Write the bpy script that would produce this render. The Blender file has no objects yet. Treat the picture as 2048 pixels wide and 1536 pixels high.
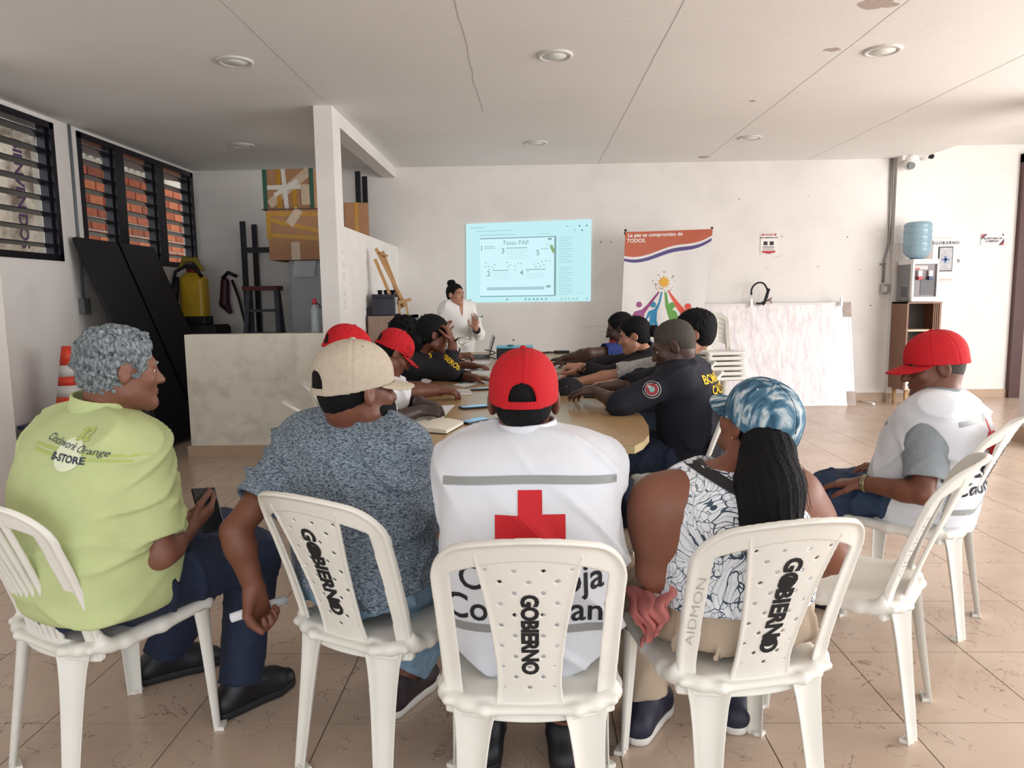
import bpy, bmesh, math, random
import numpy as np
from mathutils import Vector, Matrix
from mathutils.bvhtree import BVHTree

random.seed(7); RNG = np.random.default_rng(7)
scene = bpy.context.scene
COL = scene.collection

# ------------------------------------------------------------------ camera
F_PX, PITCH, YAW, ROLL, CAM_H = 1452.7, .1193, .02305, -.0138, 1.33

def _lin(u, v, w):
    c, s = math.cos(ROLL), math.sin(ROLL); u, v = c*u - s*v, s*u + c*v
    Y = w*math.cos(PITCH) + v*math.sin(PITCH); Z = -w*math.sin(PITCH) + v*math.cos(PITCH); X = u
    c, s = math.cos(YAW), math.sin(YAW)
    return Vector((c*X - s*Y, s*X + c*Y, Z))
_R, _U, _F = _lin(1, 0, 0), _lin(0, 1, 0), _lin(0, 0, 1)
cam_data = bpy.data.cameras.new('camera'); cam = bpy.data.objects.new('camera', cam_data); COL.objects.link(cam)
cam_data.sensor_fit = 'HORIZONTAL'; cam_data.sensor_width = 36; cam_data.lens = F_PX/2048*36
cam_data.clip_start = .05; cam_data.clip_end = 200
cam.matrix_world = Matrix(((_R.x, _U.x, -_F.x, 0), (_R.y, _U.y, -_F.y, 0), (_R.z, _U.z, -_F.z, CAM_H), (0, 0, 0, 1)))
scene.camera = cam

def at(x, y, Y):
    """point at depth Y seen at photo pixel (x, y)"""
    r = _F + _R*((x-1024)/F_PX) - _U*((y-768)/F_PX)
    return Vector((0, 0, CAM_H)) + r*(Y/r.y)
def atz(x, y, z):
    r = _F + _R*((x-1024)/F_PX) - _U*((y-768)/F_PX)
    return Vector((0, 0, CAM_H)) + r*((z-CAM_H)/r.z)
def atx(x, y, X):
    r = _F + _R*((x-1024)/F_PX) - _U*((y-768)/F_PX)
    return Vector((0, 0, CAM_H)) + r*(X/r.x)

# ------------------------------------------------------------------ light
world = bpy.data.worlds.new('world'); scene.world = world; world.use_nodes = True
bg = world.node_tree.nodes['Background']; bg.inputs[0].default_value = (.93, .96, 1, 1); bg.inputs[1].default_value = 1.7
def area_light(name, loc, target, sx, sy, power, col=(1, 1, 1)):
    l = bpy.data.lights.new(name, 'AREA'); l.shape = 'RECTANGLE'; l.size = sx; l.size_y = sy; l.energy = power; l.color = col
    o = bpy.data.objects.new(name, l); COL.objects.link(o); o.location = loc
    o.rotation_euler = (Vector(target) - Vector(loc)).to_track_quat('-Z', 'Y').to_euler()
    return o
# daylight entering through the open front of the hall (behind the camera) and its open right side
area_light('daylight_front_opening', (0.8, -3.3, 1.5), (0.8, 4, 1.3), 8.5, 2.8, 88, (.9, .96, 1))
area_light('daylight_side_opening', (6.9, 3.2, 1.5), (0, 4.4, 1.2), 6.5, 2.7, 430, (1, .975, .955))
scene.view_settings.view_transform = 'Standard'; scene.view_settings.look = 'None'
scene.view_settings.gamma = 1; scene.view_settings.use_curve_mapping = False
scene.view_settings.exposure = 0.0

# ------------------------------------------------------------------ materials
def lin(c):
    if isinstance(c, str):
        c = c.lstrip('#'); c = [int(c[i:i+2], 16)/255 for i in (0, 2, 4)]
    return [(x/12.92 if x <= .04045 else ((x+.055)/1.055)**2.4) for x in c]
MATS = {}
def mat(name, col, rough=.6, var=0, vscale=8, col2=None, bump=0, bscale=60, metal=0, spec=.5, alpha=1, trans=0, emit=None, estr=1, sheen=0, stretch=None, detail=4, contrast=None):
    if name in MATS: return MATS[name]
    m = bpy.data.materials.new(name); m.use_nodes = True; nt = m.node_tree; b = nt.nodes['Principled BSDF']
    c = lin(col); b.inputs['Base Color'].default_value = (*c, 1); b.inputs['Roughness'].default_value = rough
    b.inputs['Metallic'].default_value = metal; b.inputs['Specular IOR Level'].default_value = spec
    b.inputs['Alpha'].default_value = alpha; b.inputs['Transmission Weight'].default_value = trans
    if sheen: b.inputs['Sheen Weight'].default_value = sheen
    if emit: b.inputs['Emission Color'].default_value = (*lin(emit), 1); b.inputs['Emission Strength'].default_value = estr
    L = nt.links
    if var or bump or col2:
        tc = nt.nodes.new('ShaderNodeTexCoord'); src = tc.outputs['Object']
        if stretch:
            mp = nt.nodes.new('ShaderNodeMapping'); mp.inputs['Scale'].default_value = stretch; L.new(src, mp.inputs[0]); src = mp.outputs[0]
    if var or col2:
        n = nt.nodes.new('ShaderNodeTexNoise'); n.inputs['Scale'].default_value = vscale; n.inputs['Detail'].default_value = detail; L.new(src, n.inputs['Vector'])
        r = nt.nodes.new('ShaderNodeValToRGB'); e = r.color_ramp.elements
        if col2: ca, cb = c, lin(col2)
        else: ca = [x*(1-var) for x in c]; cb = [min(1, x*(1+var)) for x in c]
        lo, hi = contrast or (.3, .7)
        e[0].position = lo; e[1].position = hi; e[0].color = (*ca, 1); e[1].color = (*cb, 1)
        L.new(n.outputs[0], r.inputs[0]); L.new(r.outputs[0], b.inputs['Base Color'])
    if bump:
        n2 = nt.nodes.new('ShaderNodeTexNoise'); n2.inputs['Scale'].default_value = bscale; n2.inputs['Detail'].default_value = 3; L.new(src, n2.inputs['Vector'])
        bp = nt.nodes.new('ShaderNodeBump'); bp.inputs['Strength'].default_value = bump; bp.inputs['Distance'].default_value = .01
        L.new(n2.outputs[0], bp.inputs['Height']); L.new(bp.outputs[0], b.inputs['Normal'])
    MATS[name] = m; return m

# ------------------------------------------------------------------ object helpers
def tag(o, label=None, cat=None, group=None, kind=None):
    if label: o['label'] = label
    if cat: o['category'] = cat
    if group: o['group'] = group
    if kind: o['kind'] = kind
    return o
def empty(name, loc=(0, 0, 0), rz=0):
    o = bpy.data.objects.new(name, None); COL.objects.link(o); o.location = loc; o.rotation_euler = (0, 0, rz); o.empty_display_size = .1
    return o
def link(name, me, m=None, parent=None, world_coords=True):
    """link mesh as one object; with a parent the mesh coordinates may be world ones (inverse set) or local"""
    o = bpy.data.objects.new(name, me); COL.objects.link(o)
    if m is not None and len(me.materials) == 0: me.materials.append(m)
    if parent is not None:
        o.parent = parent
        if world_coords: o.matrix_parent_inverse = _world(parent).inverted()
    return o
def _world(o):
    M = Matrix.LocRotScale(o.location, o.rotation_euler, o.scale)
    if o.parent is not None: return _world(o.parent) @ o.matrix_parent_inverse @ M
    return M

class MB:
    """collects plain geometry, then becomes one mesh"""
    def __init__(s): s.v = []; s.f = []; s.sm = []
    def add(s, vs, fs, smooth=False):
        o = len(s.v); s.v += [tuple(v) for v in vs]; s.f += [tuple(i+o for i in f) for f in fs]; s.sm += [smooth]*len(fs); return s
    def box(s, a, b):
        x0, y0, z0 = a; x1, y1, z1 = b
        return s.add([(x0,y0,z0),(x1,y0,z0),(x1,y1,z0),(x0,y1,z0),(x0,y0,z1),(x1,y0,z1),(x1,y1,z1),(x0,y1,z1)],
                     [(0,3,2,1),(4,5,6,7),(0,1,5,4),(1,2,6,5),(2,3,7,6),(3,0,4,7)])
    def obox(s, c, ax, ay, az):
        """oriented box: centre + three half-axis vectors"""
        c, ax, ay, az = map(Vector, (c, ax, ay, az)); vs = []
        for k in (-1, 1):
            for i, j in ((-1,-1),(1,-1),(1,1),(-1,1)): vs.append(c + ax*i + ay*j + az*k)
        fl = ax.cross(ay).dot(az) < 0
        fs = [(0,3,2,1),(4,5,6,7),(0,1,5,4),(1,2,6,5),(2,3,7,6),(3,0,4,7)]
        return s.add(vs, [f[::-1] for f in fs] if fl else fs)
    def bar(s, a, b, w, h=None, up=(0, 0, 1)):
        a, b = Vector(a), Vector(b); d = b-a; h = h or w
        n = d.normalized(); u = Vector(up)
        if abs(n.dot(u)) > .98: u = Vector((0, 1, 0))
        r = n.cross(u).normalized(); u = r.cross(n)
        return s.obox((a+b)/2, d/2, r*w/2, u*h/2)
    def tube(s, pts, r, n=10, cap=True):
        pts = [Vector(p) for p in pts]; rs = r if isinstance(r, (list, tuple)) else [r]*len(pts)
        vs, fs = [], []; N = len(pts); prev = None
        for i, p in enumerate(pts):
            t = (pts[min(i+1, N-1)] - pts[max(i-1, 0)]).normalized()
            if prev is None:
                u = Vector((0, 0, 1)) if abs(t.z) < .9 else Vector((1, 0, 0))
            else: u = prev
            a = t.cross(u).normalized(); u = a.cross(t).normalized(); prev = u
            for k in range(n):
                w = 2*math.pi*k/n; vs.append(p + (a*math.cos(w) + u*math.sin(w))*rs[i])
        for i in range(N-1):
            for k in range(n):
                fs.append((i*n+k, i*n+(k+1) % n, (i+1)*n+(k+1) % n, (i+1)*n+k))
        o = len(s.v); s.add(vs, fs, True)
        if cap:
            s.f.append(tuple(o+k for k in range(n))[::-1]); s.f.append(tuple(o+(N-1)*n+k for k in range(n))); s.sm += [False, False]
        return s
    def lathe(s, prof, n=24, c=(0, 0, 0), ax=None):
        """profile of (r, z) turned about z at c"""
        vs, fs = [], []; c = Vector(c)
        for r, z in prof:
            for k in range(n):
                w = 2*math.pi*k/n; vs.append(c + Vector((r*math.cos(w), r*math.sin(w), z)))
        for i in range(len(prof)-1):
            for k in range(n): fs.append((i*n+k, i*n+(k+1) % n, (i+1)*n+(k+1) % n, (i+1)*n+k))
        o = len(s.v); s.add(vs, fs, True)
        s.f.append(tuple(o+k for k in range(n))[::-1]); s.f.append(tuple(o+(len(prof)-1)*n+k for k in range(n))); s.sm += [False]*2
        return s
    def prism(s, poly, d, o=(0, 0, 0), ax=(1, 0, 0), ay=(0, 0, 1)):
        """flat polygon (2-D) spanned by ax, ay at o, thickened by vector d"""
        o, ax, ay, d = map(Vector, (o, ax, ay, d)); n = len(poly)
        vs = [o + ax*p[0] + ay*p[1] for p in poly]; vs += [v + d for v in vs]
        fs = [tuple(range(n)), tuple(range(n, 2*n))[::-1]] + [(i, i+n, (i+1) % n + n, (i+1) % n) for i in range(n)]
        if ax.cross(ay).dot(d) > 0: fs = [f[::-1] for f in fs]
        return s.add(vs, fs)
    def mesh(s, name='mesh'):
        me = bpy.data.meshes.new(name); me.from_pydata(s.v, [], s.f); me.polygons.foreach_set('use_smooth', s.sm); me.update(); return me
    def build(s, name, m, parent=None, wc=True, bevel=0):
        o = link(name, s.mesh(name), m, parent, wc)
        if bevel:
            b = o.modifiers.new('bevel', 'BEVEL'); b.width = bevel; b.segments = 2; b.limit_method = 'ANGLE'; b.angle_limit = .6
        return o

# ------------------------------------------------------------------ signed-distance modelling (smooth continuous bodies)
def V3(p): return np.array(p, np.float32)
def rc(a, b, ra, rb):
    a, b = V3(a), V3(b); ab = b-a; L2 = max(float(ab@ab), 1e-9)
    def f(p):
        q = p-a; t = np.clip((q@ab)/L2, 0, 1)
        return np.sqrt(((q - t[..., None]*ab)**2).sum(-1)) - (ra + (rb-ra)*t)
    return f
def ell(c, r, R=None):
    c, r = V3(c), V3(r); Rm = None if R is None else np.array(R, np.float32)
    def f(p):
        q = p-c
        if Rm is not None: q = q @ Rm           # columns of R are the local axes
        k0 = np.sqrt(((q/r)**2).sum(-1)); k1 = np.sqrt(((q/(r*r))**2).sum(-1)) + 1e-6
        return k0*(k0-1)/k1
    return f
def rbox(c, h, rad, R=None):
    c, h = V3(c), V3(h) - rad; Rm = None if R is None else np.array(R, np.float32)
    def f(p):
        q = p-c
        if Rm is not None: q = q @ Rm
        q = np.abs(q) - h
        return np.sqrt((np.maximum(q, 0)**2).sum(-1)) + np.minimum(q.max(-1), 0) - rad
    return f
def plane(o, n):
    o = V3(o); n = V3(Vector(n).normalized())
    return lambda p: (p-o) @ n
def stack(secs, side, n=2.3, infl=0., zlo=None, zhi=None):
    """torso: secs = [(x,y,z,rx,ry)...] rising in z, side = horizontal unit vector of the width"""
    S = np.array(sorted(secs, key=lambda q: q[2]), float); z = S[:, 2]
    zz = np.linspace(z[0]-.1, z[-1]+.1, 240); tab = []
    for k in (0, 1, 3, 4):
        y = np.interp(zz, z, S[:, k]); w = np.hanning(31); w /= w.sum()
        tab.append(np.convolve(np.pad(y, 15, 'edge'), w, 'valid').astype(np.float32))
    sd = V3((side[0], side[1], 0)); sd /= np.linalg.norm(sd); fw = V3((-sd[1], sd[0], 0))
    z0 = (zlo if zlo is not None else z[0]); z1 = (zhi if zhi is not None else z[-1])
    def f(p):
        pz = p[..., 2]; t = np.clip((pz-zz[0])/(zz[-1]-zz[0])*239, 0, 238.99); i = t.astype(np.int32); fr = (t-i).astype(np.float32)
        g = [T[i]*(1-fr) + T[i+1]*fr for T in tab]
        qx = p[..., 0]-g[0]; qy = p[..., 1]-g[1]; rx = g[2]+infl; ry = g[3]+infl
        u = np.abs(qx*sd[0] + qy*sd[1])/rx; v = np.abs(qx*fw[0] + qy*fw[1])/ry
        d = ((u**n + v**n + 1e-12)**(1/n) - 1)*np.minimum(rx, ry)
        e = np.maximum(z0-pz, pz-z1); k = .05
        h = np.maximum(k-np.abs(d-e), 0)/k
        return np.maximum(d, e) + h*h*k/4
    return f

class Sdf:
    def __init__(s): s.p = []; s.lo = np.array([9e9]*3); s.hi = -s.lo; s.disp = None
    def ext(s, *pts):
        for q in pts:
            c, r = np.array(q[0], float), q[1]; s.lo = np.minimum(s.lo, c-r); s.hi = np.maximum(s.hi, c+r)
    def u(s, fn, k=.02, op=0): s.p.append((fn, k, op)); return s
    def cone(s, a, b, ra, rb=None, k=.02):
        rb = ra if rb is None else rb; s.ext((a, ra+.01), (b, rb+.01)); return s.u(rc(a, b, ra, rb), k)
    def chain(s, pts, rs, k=.02):
        for i in range(len(pts)-1): s.cone(pts[i], pts[i+1], rs[i], rs[i+1], k)
        return s
    def ell(s, c, r, R=None, k=.02): s.ext((c, max(r)+.01)); return s.u(ell(c, r, R), k)
    def box(s, c, h, rad, R=None, k=.02): s.ext((c, float(np.linalg.norm(h))+.01)); return s.u(rbox(c, h, rad, R), k)
    def stack(s, secs, side, n=2.3, infl=0., k=.03, **kw):
        for q in secs: s.ext((q[:3], max(q[3], q[4])+infl+.02))
        return s.u(stack(secs, side, n, infl, **kw), k)
    def shift(s, fn): return s.u(fn, .012, 3)          # displaces everything modelled so far
    def sub(s, fn, k=.01): return s.u(fn, k, 1)
    def cut(s, fn, k=.006): return s.u(fn, k, 2)
    def mesh(s, name, res, smooth=True):
        B = 8; bs = B*res; lo = s.lo - 2*res; n = np.maximum(1, np.ceil((s.hi + 2*res - lo)/bs).astype(int))
        g = np.stack(np.meshgrid(*[np.arange(k) for k in n], indexing='ij'), -1).reshape(-1, 3)
        C = (lo + (g+.5)*bs).astype(np.float32); hb = bs*.87
        D = np.full(len(C), 9., np.float32); pd = []
        for fn, k, op in s.p:
            d = fn(C).astype(np.float32); pd.append(d)
            if op == 0: h = np.maximum(k-np.abs(D-d), 0)/k; D = np.minimum(D, d) - h*h*k/4
            elif op == 3: D = D + d
            else:
                if op == 1: d = -d
                h = np.maximum(k-np.abs(D-d), 0)/k; D = np.maximum(D, d) + h*h*k/4
        keep = np.where(np.abs(D) < hb*1.25 + .012)[0]
        g = g[keep]; nb = len(keep)
        ax = np.arange(B+1, dtype=np.float32)*res
        off = np.stack(np.meshgrid(ax, ax, ax, indexing='ij'), -1).reshape(-1, 3)
        P = ((lo + g*bs).astype(np.float32)[:, None, :] + off[None])
        V = np.full(P.shape[:2], 9., np.float32)
        for (fn, k, op), d0 in zip(s.p, pd):
            d0 = d0[keep]
            if op == 3: V = V + fn(P); continue
            if op == 0: sel = np.where(d0 < hb*1.2 + k + .02)[0]
            elif op == 1: sel = np.where(d0 < hb*1.2 + k + .02)[0]
            else: sel = np.where(d0 > -(hb*1.2 + k + .02))[0]
            if not len(sel): continue
            d = fn(P[sel]); A = V[sel]
            if op == 0: h = np.maximum(k-np.abs(A-d), 0)/k; V[sel] = np.minimum(A, d) - h*h*k/4
            else:
                if op == 1: d = -d
                h = np.maximum(k-np.abs(A-d), 0)/k; V[sel] = np.maximum(A, d) + h*h*k/4
        if s.disp is not None: V = V + s.disp(P)
        V = V.reshape(nb, B+1, B+1, B+1); I = V < 0
        cnt = sum(I[:, i:i+B, j:j+B, k:k+B].astype(np.int8) for i in (0, 1) for j in (0, 1) for k in (0, 1))
        act = np.argwhere((cnt > 0) & (cnt < 8)); b, ci, cj, ck = act.T
        acc = np.zeros((len(act), 3), np.float32); num = np.zeros(len(act), np.float32)
        corner = [(i, j, k) for i in (0, 1) for j in (0, 1) for k in (0, 1)]
        cv = {c: V[b, ci+c[0], cj+c[1], ck+c[2]] for c in corner}
        for c in corner:
            for a in range(3):
                if c[a]: continue
                e = list(c); e[a] = 1; v0, v1 = cv[c], cv[tuple(e)]
                m = (v0 < 0) != (v1 < 0); t = np.where(m, v0/np.where(m, v0-v1, 1), 0)
                q = np.array(c, np.float32)[None] + 0*acc; q[:, a] += t; acc += q*m[:, None]; num += m
        N = n*B + 4; G = g[b]*B + act[:, 1:]
        vert = (lo + (G + acc/num[:, None])*res)
        key = ((G[:, 0]+1).astype(np.int64)*N[1] + G[:, 1]+1)*N[2] + G[:, 2]+1
        order = np.argsort(key); ks = key[order]
        quads = []
        for a in range(3):
            sl0 = I[:, :B, :B, :B]; sh = [slice(0, B)]*3; sh[a] = slice(1, B+1); sl1 = I[(slice(None), *sh)]
            E = np.argwhere(sl0 != sl1)
            if not len(E): continue
            ins = sl0[tuple(E.T)]; Gp = g[E[:, 0]]*B + E[:, 1:] + 1
            o1, o2 = (a+1) % 3, (a+2) % 3; idx = []
            for d1, d2 in ((-1, -1), (0, -1), (0, 0), (-1, 0)):
                q = Gp.copy(); q[:, o1] += d1; q[:, o2] += d2
                kk = (q[:, 0].astype(np.int64)*N[1] + q[:, 1])*N[2] + q[:, 2]
                pos = np.minimum(np.searchsorted(ks, kk), len(ks)-1); ok = ks[pos] == kk
                idx.append(np.where(ok, order[pos], -1))
            Q = np.stack(idx, 1); good = (Q >= 0).all(1); Q = Q[good]; ins = ins[good]
            Q[~ins] = Q[~ins][:, ::-1]; quads.append(Q)
        Q = np.concatenate(quads)
        return raw_mesh(name, vert, Q, smooth)
def raw_mesh(name, vert, Q, smooth=True):
    me = bpy.data.meshes.new(name); nf = len(Q); w = Q.shape[1]
    me.vertices.add(len(vert)); me.vertices.foreach_set('co', np.asarray(vert, np.float32).ravel())
    me.loops.add(nf*w); me.loops.foreach_set('vertex_index', Q.astype(np.int32).ravel())
    me.polygons.add(nf); me.polygons.foreach_set('loop_start', np.arange(0, nf*w, w, dtype=np.int32))
    me.polygons.foreach_set('use_smooth', np.full(nf, smooth)); me.update(calc_edges=True); me.validate()
    return me

# ------------------------------------------------------------------ lettering
_fontcache = {}
def text_flat(s, size=1., bold=0., shear=0., spacing=1.):
    """2-D triangles of a line of text, centred on the origin"""
    cu = bpy.data.curves.new('lettering', 'FONT'); cu.body = s; cu.size = size; cu.align_x = 'CENTER'; cu.align_y = 'CENTER'
    cu.offset = bold; cu.shear = shear; cu.space_character = spacing; cu.resolution_u = 3
    o = bpy.data.objects.new('lettering', cu); COL.objects.link(o)
    dg = bpy.context.evaluated_depsgraph_get(); me = bpy.data.meshes.new_from_object(o.evaluated_get(dg))
    bpy.data.objects.remove(o); bpy.data.curves.remove(cu)
    bm = bmesh.new(); bm.from_mesh(me); bpy.data.meshes.remove(me); bmesh.ops.remove_doubles(bm, verts=bm.verts, dist=1e-6); bmesh.ops.triangulate(bm, faces=bm.faces)
    return bm
def bm_refine(bm, L):
    for _ in range(6):
        es = [e for e in bm.edges if e.calc_length() > L]
        if not es: break
        bmesh.ops.subdivide_edges(bm, edges=es, cuts=1); bmesh.ops.triangulate(bm, faces=[f for f in bm.faces if len(f.verts) > 3])
def flat_bm(polys):
    bm = bmesh.new()
    for p in polys:
        bm.faces.new([bm.verts.new((x, y, 0)) for x, y in p]).normal_update()
    bmesh.ops.triangulate(bm, faces=bm.faces); return bm
def place_flat(bm, name, m, parent, o, ax, ay, off=.0015, bvh=None, refine=None, reach=.35, wc=True, thick=None):
    """put a flat print at o spanned by ax, ay; with bvh it is laid onto the surface behind it"""
    if refine: bm_refine(bm, refine)
    o, ax, ay = Vector(o), Vector(ax).normalized(), Vector(ay).normalized(); nrm = ax.cross(ay).normalized()
    dead = []
    for v in bm.verts:
        p = o + ax*v.co.x + ay*v.co.y
        if bvh:
            h = bvh.ray_cast(p + nrm*reach, -nrm, reach*2)
            if h[0] is None: dead.append(v); continue
            p = h[0] + nrm*off
        else: p = p + nrm*off
        v.co = p
    if dead: bmesh.ops.delete(bm, geom=dead, context='VERTS')
    me = bpy.data.meshes.new(name); bm.to_mesh(me); bm.free()
    return link(name, me, m, parent, wc)
def letters(s, name, m, parent, o, ax, ay, size, bvh=None, bold=0., shear=0., spacing=1., off=.0015, wc=True, refine=None):
    bm = text_flat(s, size, bold, shear, spacing)
    return place_flat(bm, name, m, parent, o, ax, ay, off, bvh, refine or (size*.25 if bvh else None), wc=wc)
def bvh_of(o, M=None):
    me = o.data; M = M or _world(o)
    return BVHTree.FromPolygons([M @ v.co for v in me.vertices], [tuple(p.vertices) for p in me.polygons])
def copy_tree(o, parent=None):
    c = o.copy(); COL.objects.link(c)
    if parent is not None: c.parent = parent
    for ch in list(o.children): copy_tree(ch, c)
    return c
# ================================================================== SETTING
CEIL = 2.89; XL = -4.03; YB = 8.92; TS = .4506; TX0 = -.196; TY0 = 2.1396
def wall_mat(name, col, dirt=.05, scale=3.):
    m = bpy.data.materials.new(name); m.use_nodes = True; nt = m.node_tree; b = nt.nodes['Principled BSDF']; L = nt.links
    g = nt.nodes.new('ShaderNodeNewGeometry'); n = nt.nodes.new('ShaderNodeTexNoise'); n.inputs['Scale'].default_value = scale; n.inputs['Detail'].default_value = 8
    L.new(g.outputs['Position'], n.inputs['Vector'])
    r = nt.nodes.new('ShaderNodeValToRGB'); c = lin(col); e = r.color_ramp.elements
    e[0].position = .33; e[0].color = (*[x*(1-dirt*2) for x in c], 1); e[1].position = .55; e[1].color = (*c, 1)
    L.new(n.outputs[0], r.inputs[0]); L.new(r.outputs[0], b.inputs['Base Color']); b.inputs['Roughness'].default_value = .75
    n2 = nt.nodes.new('ShaderNodeTexNoise'); n2.inputs['Scale'].default_value = 25; n2.inputs['Detail'].default_value = 5; L.new(g.outputs['Position'], n2.inputs['Vector'])
    bp = nt.nodes.new('ShaderNodeBump'); bp.inputs['Strength'].default_value = .15; bp.inputs['Distance'].default_value = .01; L.new(n2.outputs[0], bp.inputs['Height']); L.new(bp.outputs[0], b.inputs['Normal'])
    return m
M_WALL = wall_mat('white_wall_paint', '#e8e4e0', .03); M_CEIL = wall_mat('ceiling_paint', '#f0efed', .015, 1.2)
M_SCUFF = wall_mat('scuffed_wall_paint', '#dedacb', .09, 7)
M_BASE = mat('baseboard_tile', '#b39a84', .45, .08, 5)
def struct(name, m, mb, parent=None):
    o = mb.build(name, m, parent)
    if parent is None: o['kind'] = 'structure'
    return o

# floor: grout bed with single tiles on it
def tile_mat():
    m = bpy.data.materials.new('veined_floor_tile'); m.use_nodes = True; nt = m.node_tree; b = nt.nodes['Principled BSDF']; L = nt.links; N = nt.nodes.new
    g = N('ShaderNodeNewGeometry')
    def noise(sc, det=4, dist=0):
        n = N('ShaderNodeTexNoise'); n.inputs['Scale'].default_value = sc; n.inputs['Detail'].default_value = det; n.inputs['Distortion'].default_value = dist; L.new(g.outputs['Position'], n.inputs['Vector']); return n.outputs[0]
    def math_(op, a, v=None, c=None):
        k = N('ShaderNodeMath'); k.operation = op
        (L.new(a, k.inputs[0]) if hasattr(a, 'node') else None)
        if v is not None:
            if hasattr(v, 'node'): L.new(v, k.inputs[1])
            else: k.inputs[1].default_value = v
        return k.outputs[0]
    v = math_('ABSOLUTE', math_('SUBTRACT', noise(6.5, 6, .9), .5)); line = math_('LESS_THAN', v, .0034)
    mask = math_('GREATER_THAN', noise(5.5, 2), .47); line = math_('MULTIPLY', line, mask)
    r = N('ShaderNodeValToRGB'); e = r.color_ramp.elements; e[0].position = .3; e[1].position = .7
    e[0].color = (*lin('#b9a391'), 1); e[1].color = (*lin('#c8b4a3'), 1); L.new(noise(2.2, 5), r.inputs[0])
    mx = N('ShaderNodeMix'); mx.data_type = 'RGBA'; L.new(math_('MULTIPLY', line, .75), mx.inputs[0]); L.new(r.outputs[0], mx.inputs[6]); mx.inputs[7].default_value = (*lin('#6d584a'), 1)
    L.new(mx.outputs[2], b.inputs['Base Color']); b.inputs['Roughness'].default_value = .24; b.inputs['Specular IOR Level'].default_value = .5
    return m
M_TILE = tile_mat(); M_GROUT = mat('dark_grout', '#75614f', .9)
floor = struct('floor', M_GROUT, MB().box((-4.03, -4, -.1), (8.2, 10.2, -.0025)))
floor['label'] = 'beige veined ceramic tile floor of the hall'
mb = MB().box((0, 0, -.012), (TS-.004, TS-.004, 0)); tile_me = mb.mesh('tile'); tile_me.materials.append(M_TILE)
tiles = []
for i in range(-9, 20):
    for j in range(-14, 18):
        x, y = TX0 + i*TS, TY0 + j*TS
        if x < XL-.3 or x > 8 or y > YB+1.1 or y < -4: continue
        tiles.append((x, y))
def tile_rank(t):
    x, y = t[0]+TS/2, t[1]+TS/2
    r = Vector((x, y, -CAM_H)); w = r.dot(_F)
    if w < .3: return 99
    u, v = 1024 + F_PX*r.dot(_R)/w, 768 - F_PX*r.dot(_U)/w
    if u < -120 or u > 2170 or v > 1640: return 50 + w
    if x < -2.9 and y > 7: return 40 + w
    return w
tiles.sort(key=tile_rank)
for x, y in tiles[:300]:
    o = bpy.data.objects.new('tile', tile_me); COL.objects.link(o); o.parent = floor; o.location = (x+.002, y+.002, 0)
mb = MB()
for x, y in tiles[300:]: mb.box((x+.002, y+.002, -.012), (x+TS-.002, y+TS-.002, 0))
o = mb.build('tile_field', M_TILE, floor); o['kind'] = 'stuff'
struct('ground_outside', mat('outside_ground', '#b8b0a6', .9), MB().box((-30, -30, -.2), (30, 30, -.12)))

# ceiling with board seams
ceil_o = struct('ceiling', M_CEIL, MB().box((-4.18, -3.4, CEIL), (4.6, YB+.15, CEIL+.12)))
M_SEAM = mat('seam_grey', '#b0adaa', .9)  # plain grey of the joint lines between ceiling boards
for x, y0, y1, wob in ((-1.585, -3, 5.9, .004), (-.37, -3, 6.4, .012), (.855, -3, YB, .003), (2.076, -3, YB, .003), (3.33, -3, YB, .006)):
    pts = []; y = y0
    while y < y1: pts.append((x + random.uniform(-wob, wob), y, CEIL-.0004)); y += .25
    pts.append((x, y1, CEIL-.0004)); m2 = MB()
    for a, b in zip(pts[:-1], pts[1:]): m2.bar(a, b, .0035, .0014)
    m2.build('board_seam', M_SEAM, ceil_o)
M_STAIN = mat('damp_stain', '#b9aca6', .9, .1, 40)
for px, py, r in ((1665, 99, .05), (1752, 5, .1), (1505, 202, .03), (1408, 314, .07), (1780, 10, .05)):
    c = atz(px, py, CEIL); m2 = MB()
    m2.prism([(r*(1+.3*random.uniform(-1, 1))*math.cos(a*.52), .8*r*(1+.3*random.uniform(-1, 1))*math.sin(a*.52)) for a in range(12)], (0, 0, -.0012), c, (1, 0, 0), (0, 1, 0))
    m2.build('damp_stain', M_STAIN, ceil_o)
struct('ceiling_side', M_CEIL, MB().box((4.66, -3.4, 3.065), (8.2, 9.4, 3.18)).box((4.60, -3.4, CEIL), (4.66, YB, 3.18)))

# walls
struct('wall_back', M_WALL, MB().box((-4.18, YB, 0), (4.6, YB+.3, 3.1)))
struct('trim_1', M_WALL, MB().box((4.355, 8.86, 0), (4.606, YB, CEIL)))                       # pilaster at the end of the back wall
struct('wall_right', M_WALL, MB().box((4.6, 9.14, 0), (6.0, 9.4, 3.1)).box((7.1, 9.14, 0), (8.2, 9.4, 3.1)).box((6.0, 9.14, 2.96), (7.1, 9.4, 3.1)).box((8.1, 6.6, 0), (8.2, 9.4, 3.1)))
W1 = (5.25, 6.312, 1.69, 2.85); W2 = (6.64, 8.9, 1.722, 2.862)
mb = MB().box((-4.18, -3.4, 0), (XL, YB, 1.69)).box((-4.18, -3.4, 1.69), (XL, W1[0], CEIL)).box((-4.18, W1[1], 1.69), (XL, W2[0], CEIL)).box((-4.18, W1[0], W1[3]), (XL, W1[1], CEIL))
mb.box((-4.18, W2[0], 1.69), (XL, W2[1], W2[2])).box((-4.18, W2[0], W2[3]), (XL, W2[1], CEIL)).box((-4.18, W2[1], 1.69), (XL, YB, CEIL))
struct('wall_left', M_WALL, mb)
struct('trim_2', M_WALL, MB().box((XL, 4.3, 0), (-3.46, 4.75, CEIL)))                          # column by the left wall
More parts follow.
